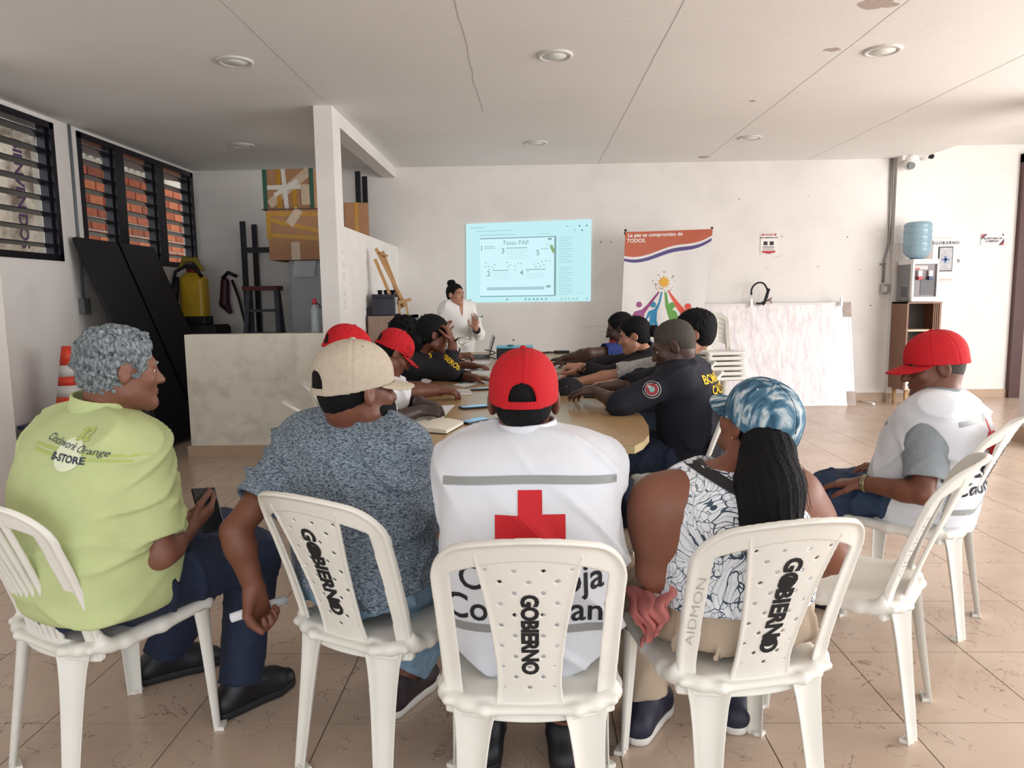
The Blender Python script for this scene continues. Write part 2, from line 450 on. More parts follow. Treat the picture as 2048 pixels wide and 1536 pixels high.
o = struct('trim_3', M_WALL, MB().box((4.33, 6.05, .14), (4.78, 6.45, CEIL)))                   # column right
struct('baseboard_column', M_BASE, MB().box((4.302, 6.02, 0), (4.81, 6.477, .14)))
# half wall and partition with its opening
struct('wall_half', M_SCUFF, MB().box((-2.9, 6.07, .1), (-1.72, 6.22, 1.05)))
struct('baseboard_half', M_BASE, MB().box((-2.925, 6.05, 0), (-1.5, 6.24, .1)))
struct('wall_partition', M_WALL, MB().box((-1.72, 6.07, .1), (-1.57, YB, 1.95)).box((-1.72, 6.07, 1.95), (-1.57, 6.32, CEIL)).box((-1.72, 6.32, 2.77), (-1.57, YB, CEIL)))
struct('baseboard_partition', M_BASE, MB().box((-1.58, 6.07, 0), (-1.555, YB, .1)))
struct('baseboard_back', M_BASE, MB().box((-4.03, YB-.018, 0), (4.355, YB, .105)).box((4.345, 8.845, 0), (4.616, 8.86, .105)))
struct('baseboard_right', M_BASE, MB().box((4.606, 9.12, 0), (5.98, 9.14, .105)))
struct('baseboard_left', M_BASE, MB().box((XL, 4.75, 0), (XL+.018, YB, .1)))
# wall marks: nail holes and pencil scribbles as thin marks on the wall
M_MARK = mat('wall_scratch', '#c4bcb6', .9)
wb = bpy.data.objects['wall_back']
for px, py, s in ((1478, 398, .012), (1564, 473, .013), (1695, 474, .013), (1617, 392, .008), (1741, 611, .014), (1202, 484, .016), (1222, 484, .012), (1027, 680, .02), (1636, 533, .01), (1720, 540, .01)):
    c = at(px, py, YB); MB().box((c.x-s/2, YB-.003, c.z-s/2), (c.x+s/2, YB, c.z+s/2)).build('nail_hole', mat('nail_hole', '#6a605c', .9), wb)
for a, b in (((1165, 655), (1222, 650)), ((1548, 516), (1567, 510)), ((1190, 662), (1235, 668)), ((1530, 540), (1536, 533))):
    A, B = at(*a, YB-.001), at(*b, YB-.001); MB().bar(A, B, .0015, .004).build('scratch', M_MARK, wb)
hw = bpy.data.objects['wall_half']
for a, b in (((478, 850), (506, 840)), ((512, 838), (522, 834)), ((454, 755), (470, 756)), ((375, 779), (390, 776)), ((541, 760), (560, 757))):
    A, B = at(*a, 6.069), at(*b, 6.069); MB().bar(A, B, .006, .004).build('scratch', M_MARK, hw)

# windows with louvre blades
M_FRAME = mat('dark_window_steel', '#15131d', .35, metal=.2); M_BLADE = mat('louvre_blade', '#1a1825', .3, metal=.1)
def window(name, W, bays, nslat, labelled):
    y0, y1, z0, z1 = W; t = .055; root = empty(name, (XL-.06, (y0+y1)/2, z0)); root['kind'] = 'structure'; root['label'] = labelled
    fr = MB().box((XL-.11, y0, z0), (XL+.012, y1, z0+t)).box((XL-.11, y0, z1-t), (XL+.012, y1, z1)).box((XL-.11, y0, z0), (XL+.012, y0+t, z1)).box((XL-.11, y1-t, z0), (XL+.012, y1, z1))
    fr.build('frame', M_FRAME, root)
    edges = [y0+t] + list(bays) + [y1-t]
    for b in bays: MB().box((XL-.11, b-.085, z0), (XL+.01, b+.085, z1)).build('mullion', M_FRAME, root)
    for a, b in zip(edges[:-1], edges[1:]):
        a2 = a + (.085 if a in bays else .0); b2 = b - (.085 if b in bays else 0)
        for y in (a2, b2-.03): MB().box((XL-.09, y, z0+t), (XL-.02, y+.03, z1-t)).build('blade_channel', M_FRAME, root)
        for k in range(nslat):
            z = z0+t + (z1-z0-2*t)*(k+.55)/nslat
            MB().obox((XL-.05, (a2+b2)/2, z), (.045, 0, .010), (0, (b2-a2)/2-.005, 0), (-.001, 0, .004)).build('louvre_blade', M_BLADE, root)
    return root
window('window_1', W1, [], 8, 'louvred window in dark steel frame with bright view outside')
window('window_2', W2, [7.30, 8.1], 8, 'wide louvred window in dark steel frame above black panel')
# yard outside the left wall
yb = struct('wall_outside', mat('mortar', '#c9c2b4', .9, .1, 20), MB().box((-5.62, 7.2, 0), (-5.5, 13.4, 3.4)))
yb['label'] = 'brick wall of the yard seen through the louvred window'
bm_ = [mat('brick_%d' % k, c, .85, .15, 14) for k, c in enumerate(('#b0603e', '#a5563a', '#bd6d48', '#92503a'))]
bme = []
for m_ in bm_:
    me = MB().box((0, 0, 0), (.022, .29, .135)).mesh('brick'); me.materials.append(m_); bme.append(me)
for r in range(9):
    for c in range(12):
        y = 8.9 + c*.315 + (.157 if r % 2 else 0); z = 1.62 + r*.16
        if y > 12.6: continue
        o = bpy.data.objects.new('brick', random.choice(bme)); COL.objects.link(o); o.parent = yb; o.location = (-5.5, y, z)
struct('trim_4', mat('raw_concrete', '#a8a396', .9, .2, 9), MB().box((-5.5, 12.6, 0), (-5.3, 14.5, 3.4)).box((-5.5, 8.6, 1.3), (-5.42, 12.6, 1.6)))
cr = MB()
for k in range(24):
    y = 7.5 + k*.16; cr.tube([(-5.9, y, 3.28), (-4.2, y, 2.98)], .045, 6)
o = cr.build('corrugated_roof', mat('zinc_sheet', '#8f969c', .5, .1, 6, metal=.4)); tag(o, 'corrugated grey metal eave seen through the louvred window', 'roof')
wp = empty('welcome_banner', (-5.3, 8.0, 0)); tag(wp, 'pale printed welcome banner hanging outside the leftmost louvred window', 'banner')
bo = MB().box((-5.32, 6.9, 1.3), (-5.3, 7.9, 3.5)).build('sheet', mat('weathered_print', '#d9cdb8', .8, 0, 3.2, '#7d6a5c', contrast=(.45, .62)), wp)
letters('BIENVENIDOS', 'lettering', mat('purple_print', '#4b2a55', .7), bo, (-5.298, 7.68, 2.47), (0, 0, -1), (0, 1, 0), .185, bold=.004, spacing=.97)

# right-hand doorway
dr = empty('door_1', (6.5, 9.14, 0)); dr['kind'] = 'structure'; dr['label'] = 'dark brown metal door frame at right edge'
M_DOOR = mat('brown_door_steel', '#4a2c28', .45, .1, 6)
MB().box((5.955, 9.07, 0), (6.10, 9.3, 2.95)).box((6.98, 9.1, 0), (7.1, 9.3, 2.95)).box((5.955, 9.07, 2.85), (7.1, 9.3, 2.95)).build('door_frame', M_DOOR, dr)
MB().box((6.10, 9.24, .02), (6.98, 9.29, 2.86)).build('door_leaf', mat('blue_grey_leaf', '#3a4c5c', .5, .1, 4), dr)

# ceiling lights
M_LAMP = mat('lamp_rim', '#d4d2cf', .4); M_DIFF = mat('lamp_diffuser', '#e9ebe6', .35)
for k, ((x, y), lab) in enumerate(zip(((-1.9, 4.94), (.195, 4.956), (2.323, 4.996), (-2.861, 7.508), (.102, 7.651), (2.254, 7.603)),
        ('left lamp of the near ceiling row, above the half wall', 'middle lamp of the near ceiling row, above the long table', 'right lamp of the near ceiling row', 'far ceiling lamp in the storage corner', 'far ceiling lamp above the projected slide', 'far ceiling lamp above the standing banner'))):
    t = empty('ceiling_lamp', (x, y, CEIL)); tag(t, 'round flush white ' + lab if 'far' not in lab else 'round flush white ' + lab, 'lamp', 'round ceiling lamps')
    MB().lathe([(.118, 0), (.118, -.008), (.105, -.014), (.088, -.012), (.088, 0)], 28, (0, 0, 0)).build('rim', M_LAMP, t, False)
    MB().lathe([(.088, 0), (.088, -.009), (.0, -.0105)], 28).build('diffuser', M_DIFF, t, False)
# ================================================================== LONG TABLE
M_OAK = mat('light_oak_veneer', '#b99a72', .28, 0, 5, '#a9885c', stretch=(1, 7, 1), contrast=(.2, .8), detail=6)
M_EDGE = mat('table_edge_band', '#bfae82', .4, .06, 6); M_GREYMET = mat('grey_painted_steel', '#6d7276', .45)
def table_module(outline, name, label, legs):
    t = empty(name, (-.13, sum(p[1] for p in outline)/len(outline), 0)); tag(t, label, 'table', 'table modules pushed together end to end')
    MB().prism(outline, (0, 0, .0305), (0, 0, .7095), (1, 0, 0), (0, 1, 0)).build('edge_band', M_EDGE, t)
    inn = outline
    MB().prism(inn, (0, 0, .0015), (0, 0, .7402), (1, 0, 0), (0, 1, 0)).build('table_top', M_OAK, t)
    for (a, b) in legs:
        MB().box((a[0], a[1], 0), (b[0], b[1], .7095)).build('leg_panel', M_GREYMET, t, bevel=.004)
    return t
cx = -.075
rs = [(.49, 2.82), (.535, 2.90), (.585, 3.05), (.615, 3.25), (.63, 3.5), (.625, 3.8), (.62, 4.2), (.615, 4.655)]
near = [(cx+x, y) for x, y in rs] + [(cx-x, y) for x, y in rs[::-1]]
table_module(near, 'meeting_table', 'light oak meeting table module with rounded end nearest the camera', [((-.62, 3.02), (-.56, 3.5)), ((.28, 3.02), (.34, 3.5)), ((-.14, 4.4), (-.08, 4.6))])
table_module([(cx+.615, 4.66), (cx+.63, 6.24), (cx-.63, 6.24), (cx-.615, 4.66)], 'meeting_table', 'light oak meeting table module in the middle of the long table', [((-.7, 5.0), (-.64, 5.8)), ((.36, 5.0), (.42, 5.8))])
table_module([(cx+.63, 6.245), (cx+.95, 7.5), (cx+.9, 7.86), (cx-.78, 7.86), (cx-.7, 7.3), (cx-.63, 6.245)], 'meeting_table', 'light oak meeting table module farthest away under the laptop', [((-.6, 6.6), (-.54, 7.4)), ((.4, 6.6), (.46, 7.4))])

# ================================================================== STORAGE CORNER
M_BLACK = mat('black_laminate', '#0d0d16', .5); M_DARK = mat('dark_steel', '#16161f', .5, metal=.2)
# black panel leaning on the left wall
pn = empty('folded_table', (-3.4, 7.06, 0)); tag(pn, 'tall black folded tabletop leaning on left wall behind the half wall', 'table')
A, B = Vector((-3.27, 7.06, .02)), Vector((-3.97, 7.06, 1.9)); d = (B-A)/2; nrm = Vector((d.z, 0, -d.x)).normalized()
MB().obox((A+B)/2, d, (0, .68, 0), nrm*.018).build('board', M_BLACK, pn, bevel=.004)
for y in (6.385, 7.735): MB().obox((A+B)/2 + nrm*.004, d*1.002, (0, .012, 0), nrm*.024).build('edge_rail', mat('panel_edge', '#1e1d28', .35), pn)
# yellow sprayer on a crate
cr = empty('dark_crate', (-3.72, 8.3, 0)); tag(cr, 'dark wooden crate under the yellow backpack sprayer', 'crate')
M_CRATE = mat('dark_crate_wood', '#1d1b20', .7, .2, 12)
for k in range(5): MB().box((-3.94, 8.1, .02+k*.21), (-3.52, 8.12, .2+k*.21)).build('slat', M_CRATE, cr); MB().box((-3.52, 8.1, .02+k*.21), (-3.5, 8.5, .2+k*.21)).build('slat', M_CRATE, cr)
MB().box((-3.94, 8.12, 0), (-3.52, 8.5, 1.06)).build('body', M_CRATE, cr)
sp = empty('backpack_sprayer', (-3.8, 8.3, 1.06)); tag(sp, 'yellow plastic backpack sprayer with red cap and black base', 'sprayer')
S = Sdf().box((-3.8, 8.28, 1.37), (.14, .1, .24), .05); S.box((-3.8, 8.28, 1.6), (.09, .07, .06), .04, k=.05)
link('tank', S.mesh('tank', .009), mat('yellow_plastic', '#c9a52c', .4, .1, 5), sp)
MB().lathe([(.07, 0), (.075, .02), (.07, .05), (.03, .06)], 20, (-3.8, 8.28, 1.655)).build('cap', mat('sprayer_red', '#7e1f28', .4), sp)
MB().box((-3.95, 8.17, 1.06), (-3.65, 8.4, 1.16)).build('base', M_DARK, sp, bevel=.015)
MB().tube([(-3.95, 8.2, 1.25), (-3.99, 8.14, 1.45), (-3.95, 8.16, 1.66), (-3.84, 8.17, 1.72), (-3.72, 8.17, 1.7), (-3.66, 8.18, 1.6)], .02, 8).build('strap', M_DARK, sp)
MB().tube([(-3.93, 8.14, 1.6), (-3.94, 8.1, 1.45), (-3.93, 8.1, 1.3)], [.03, .05, .02], 8).build('harness', M_DARK, sp)
S = Sdf(); S.chain([(-3.93, 8.2, 1.68), (-3.85, 8.2, 1.8), (-3.73, 8.2, 1.79), (-3.66, 8.2, 1.68)], [.02, .03, .03, .02]); link('handle', S.mesh('handle', .008), mat('olive_plastic', '#8f7f2a', .5), sp)
# long-handled tool hanging in the corner
tl = empty('brush_cutter', (-3.45, 8.8, .9)); tag(tl, 'dark red garden tool with long shaft hanging in corner', 'tool')
MB().tube([(-3.58, 8.82, 1.58), (-3.5, 8.8, 1.35), (-3.4, 8.74, .95), (-3.3, 8.7, .02)], .016, 8).build('shaft', M_DARK, tl)
S = Sdf(); S.chain([(-3.66, 8.8, 1.56), (-3.68, 8.8, 1.3), (-3.62, 8.8, 1.2)], [.05, .06, .03]); link('motor', S.mesh('motor', .01), mat('dark_red_plastic', '#3a1220', .5), tl)
MB().tube([(-3.69, 8.8, 1.6), (-3.6, 8.76, 1.67), (-3.5, 8.78, 1.62)], .022, 8).build('grip', M_DARK, tl)
# black rack
rk = empty('steel_rack', (-2.8, 8.65, 0)); tag(rk, 'black steel rack frame standing against storage wall', 'rack')
for x in (-3.29, -1.93):
    for y in (8.5, 8.86): MB().box((x-.028, y-.02, 0), (x+.028, y+.02, 2.24 if x < -3 else 2.78)).build('post', M_DARK, rk)
for z in (.5, 1.88): MB().box((-3.29, 8.47, z), (-1.93, 8.5, z+.06)).build('beam', M_DARK, rk)
# stepladder
st = empty('stepladder', (-3.0, 8.25, 0)); tag(st, 'worn wooden stepladder with reddish top below the black rack', 'stepladder')
M_LAD = mat('worn_ladder_wood', '#4a4d55', .7, .2, 10)
for sx in (-1, 1):
    MB().bar((-3.0+sx*.24, 8.02, 0), (-3.0+sx*.16, 8.22, 1.44), .05, .03).build('front_leg', M_LAD, st); MB().bar((-3.0+sx*.22, 8.44, 0), (-3.0+sx*.16, 8.28, 1.44), .045, .03).build('rear_leg', M_LAD, st)
for k, z in enumerate((.3, .62, .94, 1.2)):
    MB().box((-3.22+z*.05, 7.98+z*.14, z), (-2.78-z*.05, 8.12+z*.14, z+.03)).build('tread', M_LAD, st)
MB().box((-3.2, 8.14, 1.44), (-2.8, 8.34, 1.49)).build('top', mat('ladder_red', '#5a2a2a', .6, .2, 9), st)
# grey cabinet with cartons on it
gc = empty('grey_cabinet', (-2.2, 7.8, 0)); tag(gc, 'plain grey steel cabinet under the taped cartons', 'cabinet')
x0 = at(581, 600, 7.55).x
MB().box((x0, 7.55, 0), (-1.74, 8.1, 1.735)).build('body', mat('grey_cabinet_steel', '#8d9297', .45, .04, 3), gc, bevel=.006)
MB().box((x0+.02, 7.538, .05), (-1.78, 7.55, 1.7)).build('door', mat('grey_cabinet_door', '#969b9f', .45), gc, bevel=.003)
M_CARD = mat('carton', '#a87d5c', .8, .08, 5, bump=.1, bscale=20); M_TAPE = mat('yellow_tape', '#b8882e', .15, .1, 30); M_WTAPE = mat('white_strap', '#d8d4cc', .4); M_FILM = mat('shiny_film', '#c8b49c', .08, .1, 20); M_GTAPE = mat('green_edge', '#2f5a48', .5)
def carton(label, x0, x1, y0, y1, z0, z1, rz, tapes, name='carton'):
    c = Vector(((x0+x1)/2, (y0+y1)/2, z0)); t = empty(name, c, rz); tag(t, label, 'box', 'cardboard cartons in the storage corner')
    hx, hy, h = (x1-x0)/2, (y1-y0)/2, z1-z0
    MB().box((-hx, -hy, 0), (hx, hy, h)).build('body', M_CARD, t, False, bevel=.006)
    for k, (a, b, c_, d_, m_) in enumerate(tapes):                # strips over the front face, in face fractions
        P, Q = Vector((-hx+2*hx*a, -hy-.002-.0006*k, h*b)), Vector((-hx+2*hx*c_, -hy-.002-.0006*k, h*d_))
        MB().bar(P, Q, .0012, .045 if m_ is not M_FILM else .09, up=(0, 0, 1) if abs(Q.x-P.x) > abs(Q.z-P.z) else (1, 0, 0)).build('tape', m_, t, False)
    return t, hx, hy, h
bx0, bx1 = at(536, 470, 7.5).x, at(643, 470, 7.5).x
t, hx, hy, h = carton('large brown carton wrapped in yellow tape, lower one of the stack', bx0, bx1, 7.5, 8.0, 1.737, 2.245, .02,
    [(.0, .92, 1, .9, M_TAPE), (.05, .8, 1, .55, M_TAPE), (0, .5, .98, .42, M_TAPE), (.5, .0, .5, .35, M_FILM), (.4, .7, .6, 1, M_FILM), (.02, .42, .02, .95, M_TAPE)])
MB().box((-hx-.05, -hy-.02, h), (hx+.01, hy, h+.006)).build('flap', mat('carton_flap', '#5c4636', .8), t, False)
MB().obox((hx*.3, -hy-.01, -.09), (.11, 0, 0), (0, .006, 0), (.01, 0, .08)).build('plastic_bag', mat('clear_film', '#c9d2d6', .1, alpha=.35), t, False)
b0, b1 = at(530, 370, 7.55).x, at(628, 370, 7.55).x
t, hx, hy, h = carton('brown carton tied with crossed white strap, top of the stack', b0, b1, 7.55, 7.95, 2.253, 2.655, -.06,
    [(.08, .12, .95, .95, M_FILM), (.3, 0, .3, 1, M_TAPE), (.62, 0, .62, .6, M_TAPE), (0, .55, 1, .55, M_WTAPE), (.45, 0, .4, 1, M_WTAPE), (.2, .35, .7, .7, M_WTAPE), (.85, .1, .85, .6, M_FILM), (.985, 0, .985, 1, M_GTAPE), (.01, 0, .01, 1, M_GTAPE)])
q = at(709, 435, 8.05)
carton('small brown carton seen through the partition opening', q.x-.16, q.x+.1, 8.12, 8.4, 1.9, q.z+.17, .25, [(.5, 0, .5, 1, M_TAPE)])
MB().box((-2.55, 8.11, 1.85), (-1.74, 8.46, 1.899)).build('rack_shelf', M_DARK, rk)
# things on the half wall
wb_ = empty('water_bottle', (-1.805, 6.145, 1.05)); tag(wb_, 'clear plastic bottle with red cap standing on the half wall', 'bottle')
MB().lathe([(.032, 0), (.036, .01), (.036, .12), (.03, .14), (.035, .17), (.033, .2), (.014, .235), (.014, .245)], 20, (0, 0, 0)).build('body', mat('clear_plastic', '#b9c6c8', .1, alpha=.5), wb_, False)
MB().lathe([(.017, .24), (.02, .245), (.02, .285), (.016, .29)], 16).build('cap', mat('red_cap', '#b0303c', .4), wb_, False)
MB().tube([(.02, 0, .25), (.045, 0, .235), (.05, 0, .205)], .005, 6).build('cap_strap', M_DARK, wb_, False)
o = MB().lathe([(.03, 0), (.045, .012), (.043, .014), (.028, .003)], 20, (-1.93, 6.14, 1.05)).build('small_dish', mat('steel_dish', '#a8a8a6', .2, metal=.8)); tag(o, 'small metal dish lying on the half wall', 'dish')
# conduit with box
cn = empty('wall_conduit', (XL+.02, 6.53, 1.29)); tag(cn, 'grey steel conduit with junction box between the louvred windows', 'conduit')
MB().tube([(XL+.014, 6.53, CEIL), (XL+.014, 6.53, 1.33)], .012, 8).build('pipe', M_GREYMET, cn); MB().box((XL, 6.47, 1.23), (XL+.05, 6.58, 1.37)).build('junction_box', M_GREYMET, cn, bevel=.004)
# traffic cone on a blue bin
bn = empty('blue_bin', (-3.68, 5.72, 0)); tag(bn, 'dark blue plastic bin under the traffic cone', 'bin')
MB().box((-3.95, 5.48, 0), (-3.42, 5.97, .36)).build('body', mat('blue_plastic', '#1d2b4a', .5), bn, bevel=.02); MB().box((-3.97, 5.46, .36), (-3.40, 5.99, .39)).build('lid', mat('blue_lid', '#22335a', .45), bn, bevel=.01)
co = empty('traffic_cone', (-3.68, 5.7, .39)); tag(co, 'orange traffic cone with two white reflective bands by the left wall', 'cone')
def cone_ring(z0, z1, nm, m_):
    R = lambda z: .125 - .093*z/.6
    MB().lathe([(R(z0), z0), (R(z1), z1)], 28).build(nm, m_, co, False)
M_CONE = mat('cone_orange', '#e0452b', .45); M_REFL = mat('cone_reflector', '#d9d6d2', .35)
MB().box((-.17, -.17, 0), (.17, .17, .03)).build('foot', M_CONE, co, False, bevel=.01)
for a, b, nm, m_ in ((.03, .2, 'body', M_CONE), (.2, .29, 'reflector', M_REFL), (.29, .36, 'body', M_CONE), (.36, .45, 'reflector', M_REFL), (.45, .6, 'body', M_CONE)): cone_ring(a, b, nm, m_)
# notes taped on the partition
pw = bpy.data.objects['wall_partition']
for y, z, h in ((6.25, 1.72, .05), (6.25, 1.6, .06), (6.25, 1.49, .09), (6.25, 1.36, .05), (6.26, 1.25, .08)):
    for k in range(int(h/.02)): MB().box((-1.57, y-.0-.05+random.uniform(-.01, .01), z+k*.02), (-1.5695, y+.06+random.uniform(-.03, .01), z+k*.02+.006)).build('pencil_note', M_MARK, pw)

# ================================================================== CABINET, PRINTER, EASEL BY THE PARTITION
fy = 7.0; X0, X1, X2 = -1.545, at(796, 650, fy).x, at(822, 650, fy).x; zt = at(760, 632, fy).z
sc = empty('low_wood_cabinet', (-1.35, 7.25, 0)); tag(sc, 'low wooden cabinet carrying the printer beside the partition', 'cabinet')
M_LWOOD = mat('beige_wood_laminate', '#9a8474', .5, 0, 5, '#87705f', stretch=(8, 8, 1))
MB().box((X0, fy, 0), (X1, 7.5, zt)).build('body', M_LWOOD, sc, bevel=.003)
MB().box((X1, fy+.02, 0), (X2, 7.5, .05)).box((X1, fy+.02, zt-.03), (X2, 7.5, zt)).box((X2-.02, fy+.02, 0), (X2, 7.5, zt)).box((X1, 7.47, 0), (X2, 7.5, zt)).box((X1, fy+.02, .6), (X2, 7.5, .62)).build('open_shelf', mat('grey_shelf', '#6b6f70', .5), sc)
for k in range(3):
    o = MB().box((X1+.015+k*.035, fy+.05, .62), (X1+.042+k*.035, 7.4, .62+.22+.04*(k % 2))).build('binder', mat('binder_%d' % k, ('#c8c8c6', '#2e3036', '#b9b2a4')[k], .6)); tag(o, ('pale binder leftmost on the open shelf', 'dark binder in the middle of the open shelf', 'beige binder rightmost on the open shelf')[k], 'binder', 'binders on the shelf')
pr = empty('printer', (-1.4, 7.2, zt)); tag(pr, 'black printer standing on the low wooden cabinet', 'printer')
p0, p1 = at(743, 600, 7.05), at(789, 588, 7.05)
MB().box((p0.x, 7.05, zt), (p1.x, 7.4, p1.z)).build('body', mat('printer_black', '#1d1b2a', .4), pr, bevel=.008); MB().box((p0.x-.06, 7.06, zt), (p0.x+.02, 7.38, zt+.08)).build('tray', M_DARK, pr, bevel=.004)
MB().box((p1.x, 7.07, zt+.02), (p1.x+.015, 7.35, p1.z-.03)).build('side_panel', mat('printer_panel', '#b9bbb9', .4), pr); MB().box((p0.x+.02, 7.045, p1.z-.05), (p1.x-.02, 7.05, p1.z-.02)).build('control_strip', M_DARK, pr)
for k in range(3):
    c = empty('black_cup', (p0.x+.07+k*.058, 7.12+.02*k, p1.z)); tag(c, ('leftmost', 'middle', 'rightmost')[k] + ' small black cup standing on the printer', 'cup', 'cups on the printer')
    MB().lathe([(.019, 0), (.024, .035), (.027, .04), (.02, .038), (.015, .006)], 14).build('cup_body', M_DARK, c, False); MB().tube([(.02, 0, .03), (.036, 0, .028), (.034, 0, .012), (.02, 0, .008)], .003, 6).build('ear', M_DARK, c, False)
ea = empty('table_easel', (-1.35, 7.3, zt)); tag(ea, 'folded wooden table easel leaning beside the printer', 'easel')
M_PINE = mat('pine_wood', '#b98f5e', .5, .1, 8, stretch=(6, 6, 1))
ez = lambda x, y, Y: at(x, y, Y)
yE = 7.15
MB().bar(ez(752, 497, yE), ez(811, 612, yE), .03, .03).build('mast', M_PINE, ea); MB().bar(ez(764, 503, yE+.03), ez(806, 615, yE+.03), .025, .04).build('side_bar', M_PINE, ea); MB().bar(ez(750, 518, yE-.02), ez(784, 600, yE-.02), .018, .03).build('side_bar', M_PINE, ea)
MB().bar(ez(797, 606, yE-.05), ez(822, 598, yE-.05), .05, .03).build('ledge', M_PINE, ea); MB().bar(ez(800, 600, yE), ez(798, 630, yE), .02, .02).build('foot', M_PINE, ea); MB().bar(ez(812, 606, yE), ez(816, 629, yE), .02, .02).build('foot', M_PINE, ea)
MB().bar(ez(758, 505, yE), ez(776, 512, yE), .03, .02).build('clamp', M_PINE, ea)

# ================================================================== PROJECTED SLIDE
sl = empty('projected_slide', (0, 8.9, 1.27)); tag(sl, 'bright cyan projected computer screen with slide on the back wall', 'projection')
def emi(name, c, k=1.0): return mat(name, '#0a0a0a', .9, emit=c, estr=k, spec=0)
CN = [at(933, 605, 8.905), at(1181, 602, 8.905), at(1183, 438.5, 8.905), at(932, 448, 8.905)]
def uv(u, v): return CN[0].lerp(CN[1], u).lerp(CN[3].lerp(CN[2], u), v)
def quad(u0, v0, u1, v1, m_, nm, lay=1, par=None):
    ps = [uv(u0, v0), uv(u1, v0), uv(u1, v1), uv(u0, v1)]; vs = [p - Vector((0, .0012*lay, 0)) for p in ps]; vb = [p + Vector((0, .0006, 0)) for p in vs]
    return MB().add(vs + vb, [(0, 1, 2, 3), (7, 6, 5, 4), (0, 4, 5, 1), (1, 5, 6, 2), (2, 6, 7, 3), (3, 7, 4, 0)]).build(nm, m_, par or sl)
E_BG = emi('projected_light', '#c9f6fb', .95); E_PG = emi('projected_page', '#d3f7fd', 1.0); E_GR = emi('projected_grey', '#93b6b9', .85); E_TX = emi('projected_text', '#aed3d6', .88); E_DK = emi('projected_dark', '#7d9ea0', .8); E_BAR = emi('projected_bar', '#b4d6e2', .9); E_GN = emi('projected_green', '#9fc08a', .8)
quad(0, 0, 1, 1, E_BG, 'screen_light', 0)
pg = quad(.112, .08, .705, .80, E_PG, 'page', 1)
quad(.112, .80, .71, .812, E_GR, 'page_edge', 2); quad(.705, .075, .722, .812, E_GR, 'page_edge', 2); quad(.112, .068, .715, .08, emi('projected_teal', '#7fb4bd', .85), 'page_edge', 2)
quad(.165, .152, .628, .19, E_BAR, 'slide_bar', 3)
ux = (CN[1]-CN[0]).normalized()
def ptxt(s, u, v, size, m_=E_GR, bold=0): letters(s, 'lettering', m_, sl, uv(u, v) - Vector((0, .004, 0)), ux, (0, 0, 1), size, bold=bold)
ptxt('Fases PAP', .40, .742, .075)
for s, u, v in (('1', .125, .685), ('3', .295, .645), ('5', .575, .61), ('2', .18, .36), ('4', .445, .365)): ptxt(s, u, v, .088, E_GR, .001)
def tlines(u0, u1, vs, m_=E_TX, th=.006):
    for k, v in enumerate(vs): quad(u0, v, u1 - (.03 if k % 3 == 2 else 0) - .01*random.random(), v+th, m_, 'text_line', 3)
tlines(.143, .24, [.70, .678], E_TX, .010); tlines(.32, .49, [.675], E_GR, .009); tlines(.325, .5, [.65, .625, .6, .575, .55], emi('projected_faint', '#b9e0e4', .9), .004)
tlines(.6, .665, [.655], E_TX, .009); tlines(.212, .34, [.397], E_GR, .009); tlines(.215, .36, [.37, .345, .32, .295], MATS['projected_faint'], .004); tlines(.478, .64, [.402], E_GR, .009); tlines(.48, .52, [.38], E_TX, .008); tlines(.48, .64, [.35, .325, .3], MATS['projected_faint'], .004)
tlines(.743, .855, [.795-.0242*k for k in range(14)]); tlines(.743, .86, [.425-.0245*k for k in range(15)]); tlines(.87, .95, [.103], MATS['projected_faint'], .006)
tlines(.06, .15, [.94], E_TX, .01); tlines(.08, .37, [.895], MATS['projected_faint'], .012); tlines(.11, .4, [.845], E_TX, .008); tlines(.57, .67, [.84], MATS['projected_faint'], .008)
for u, v in ((.9, .915), (.957, .915), (.8, .915), (.86, .865), (.92, .862), (.04, .94)): quad(u, v, u+.012, v+.02, E_DK if u > .89 else E_TX, 'icon', 3)
for u in (.02, .32, .47, .5, .535, .565, .6, .635, .76, .79, .82, .855, .88, .965): quad(u, .022, u+.016, .042, E_GR if u < .65 else E_TX, 'icon', 3)
for u, v in ((.16, .5), (.158, .455), (.18, .455), (.205, .45), (.185, .415), (.222, .425), (.232, .475), (.335, .445), (.355, .468), (.39, .45), (.418, .487), (.44, .48), (.395, .408), (.33, .5), (.55, .47), (.58, .478), (.61, .5), (.64, .512), (.67, .503), (.56, .435), (.595, .443), (.625, .46)):
    a = uv(u, v) - Vector((0, .004, 0)); s = .011; MB().prism([(-s, -s*.7), (s, 0), (-s*.6, s*.8)], (0, .0006, 0), a, ux, (0, 0, 1)).build('arrow_mark', E_GR, sl)
for u, v, r in ((.655, .715, .02),):
    c = uv(u, v) - Vector((0, .004, 0)); m2 = MB()
    for k in range(16):
        a, b = 2*math.pi*k/16, 2*math.pi*(k+1)/16; m2.bar(c + Vector((r*math.cos(a), 0, r*1.2*math.sin(a))), c + Vector((r*math.cos(b), 0, r*1.2*math.sin(b))), .006, .0006)
    m2.build('doodle_ring', E_GR, sl)
quad(.655, .765, .685, .79, E_GR, 'doodle', 3); c = uv(.69, .655) - Vector((0, .004, 0))
MB().prism([(-.03, .04), (.0, .05), (.03, -.02), (.025, -.06), (0, -.04), (-.02, .0)], (0, .0006, 0), c).build('doodle', E_GN, sl)
quad(.64, .175, .68, .205, E_TX, 'icon', 3); quad(.655, .18, .666, .2, E_DK, 'icon', 4)

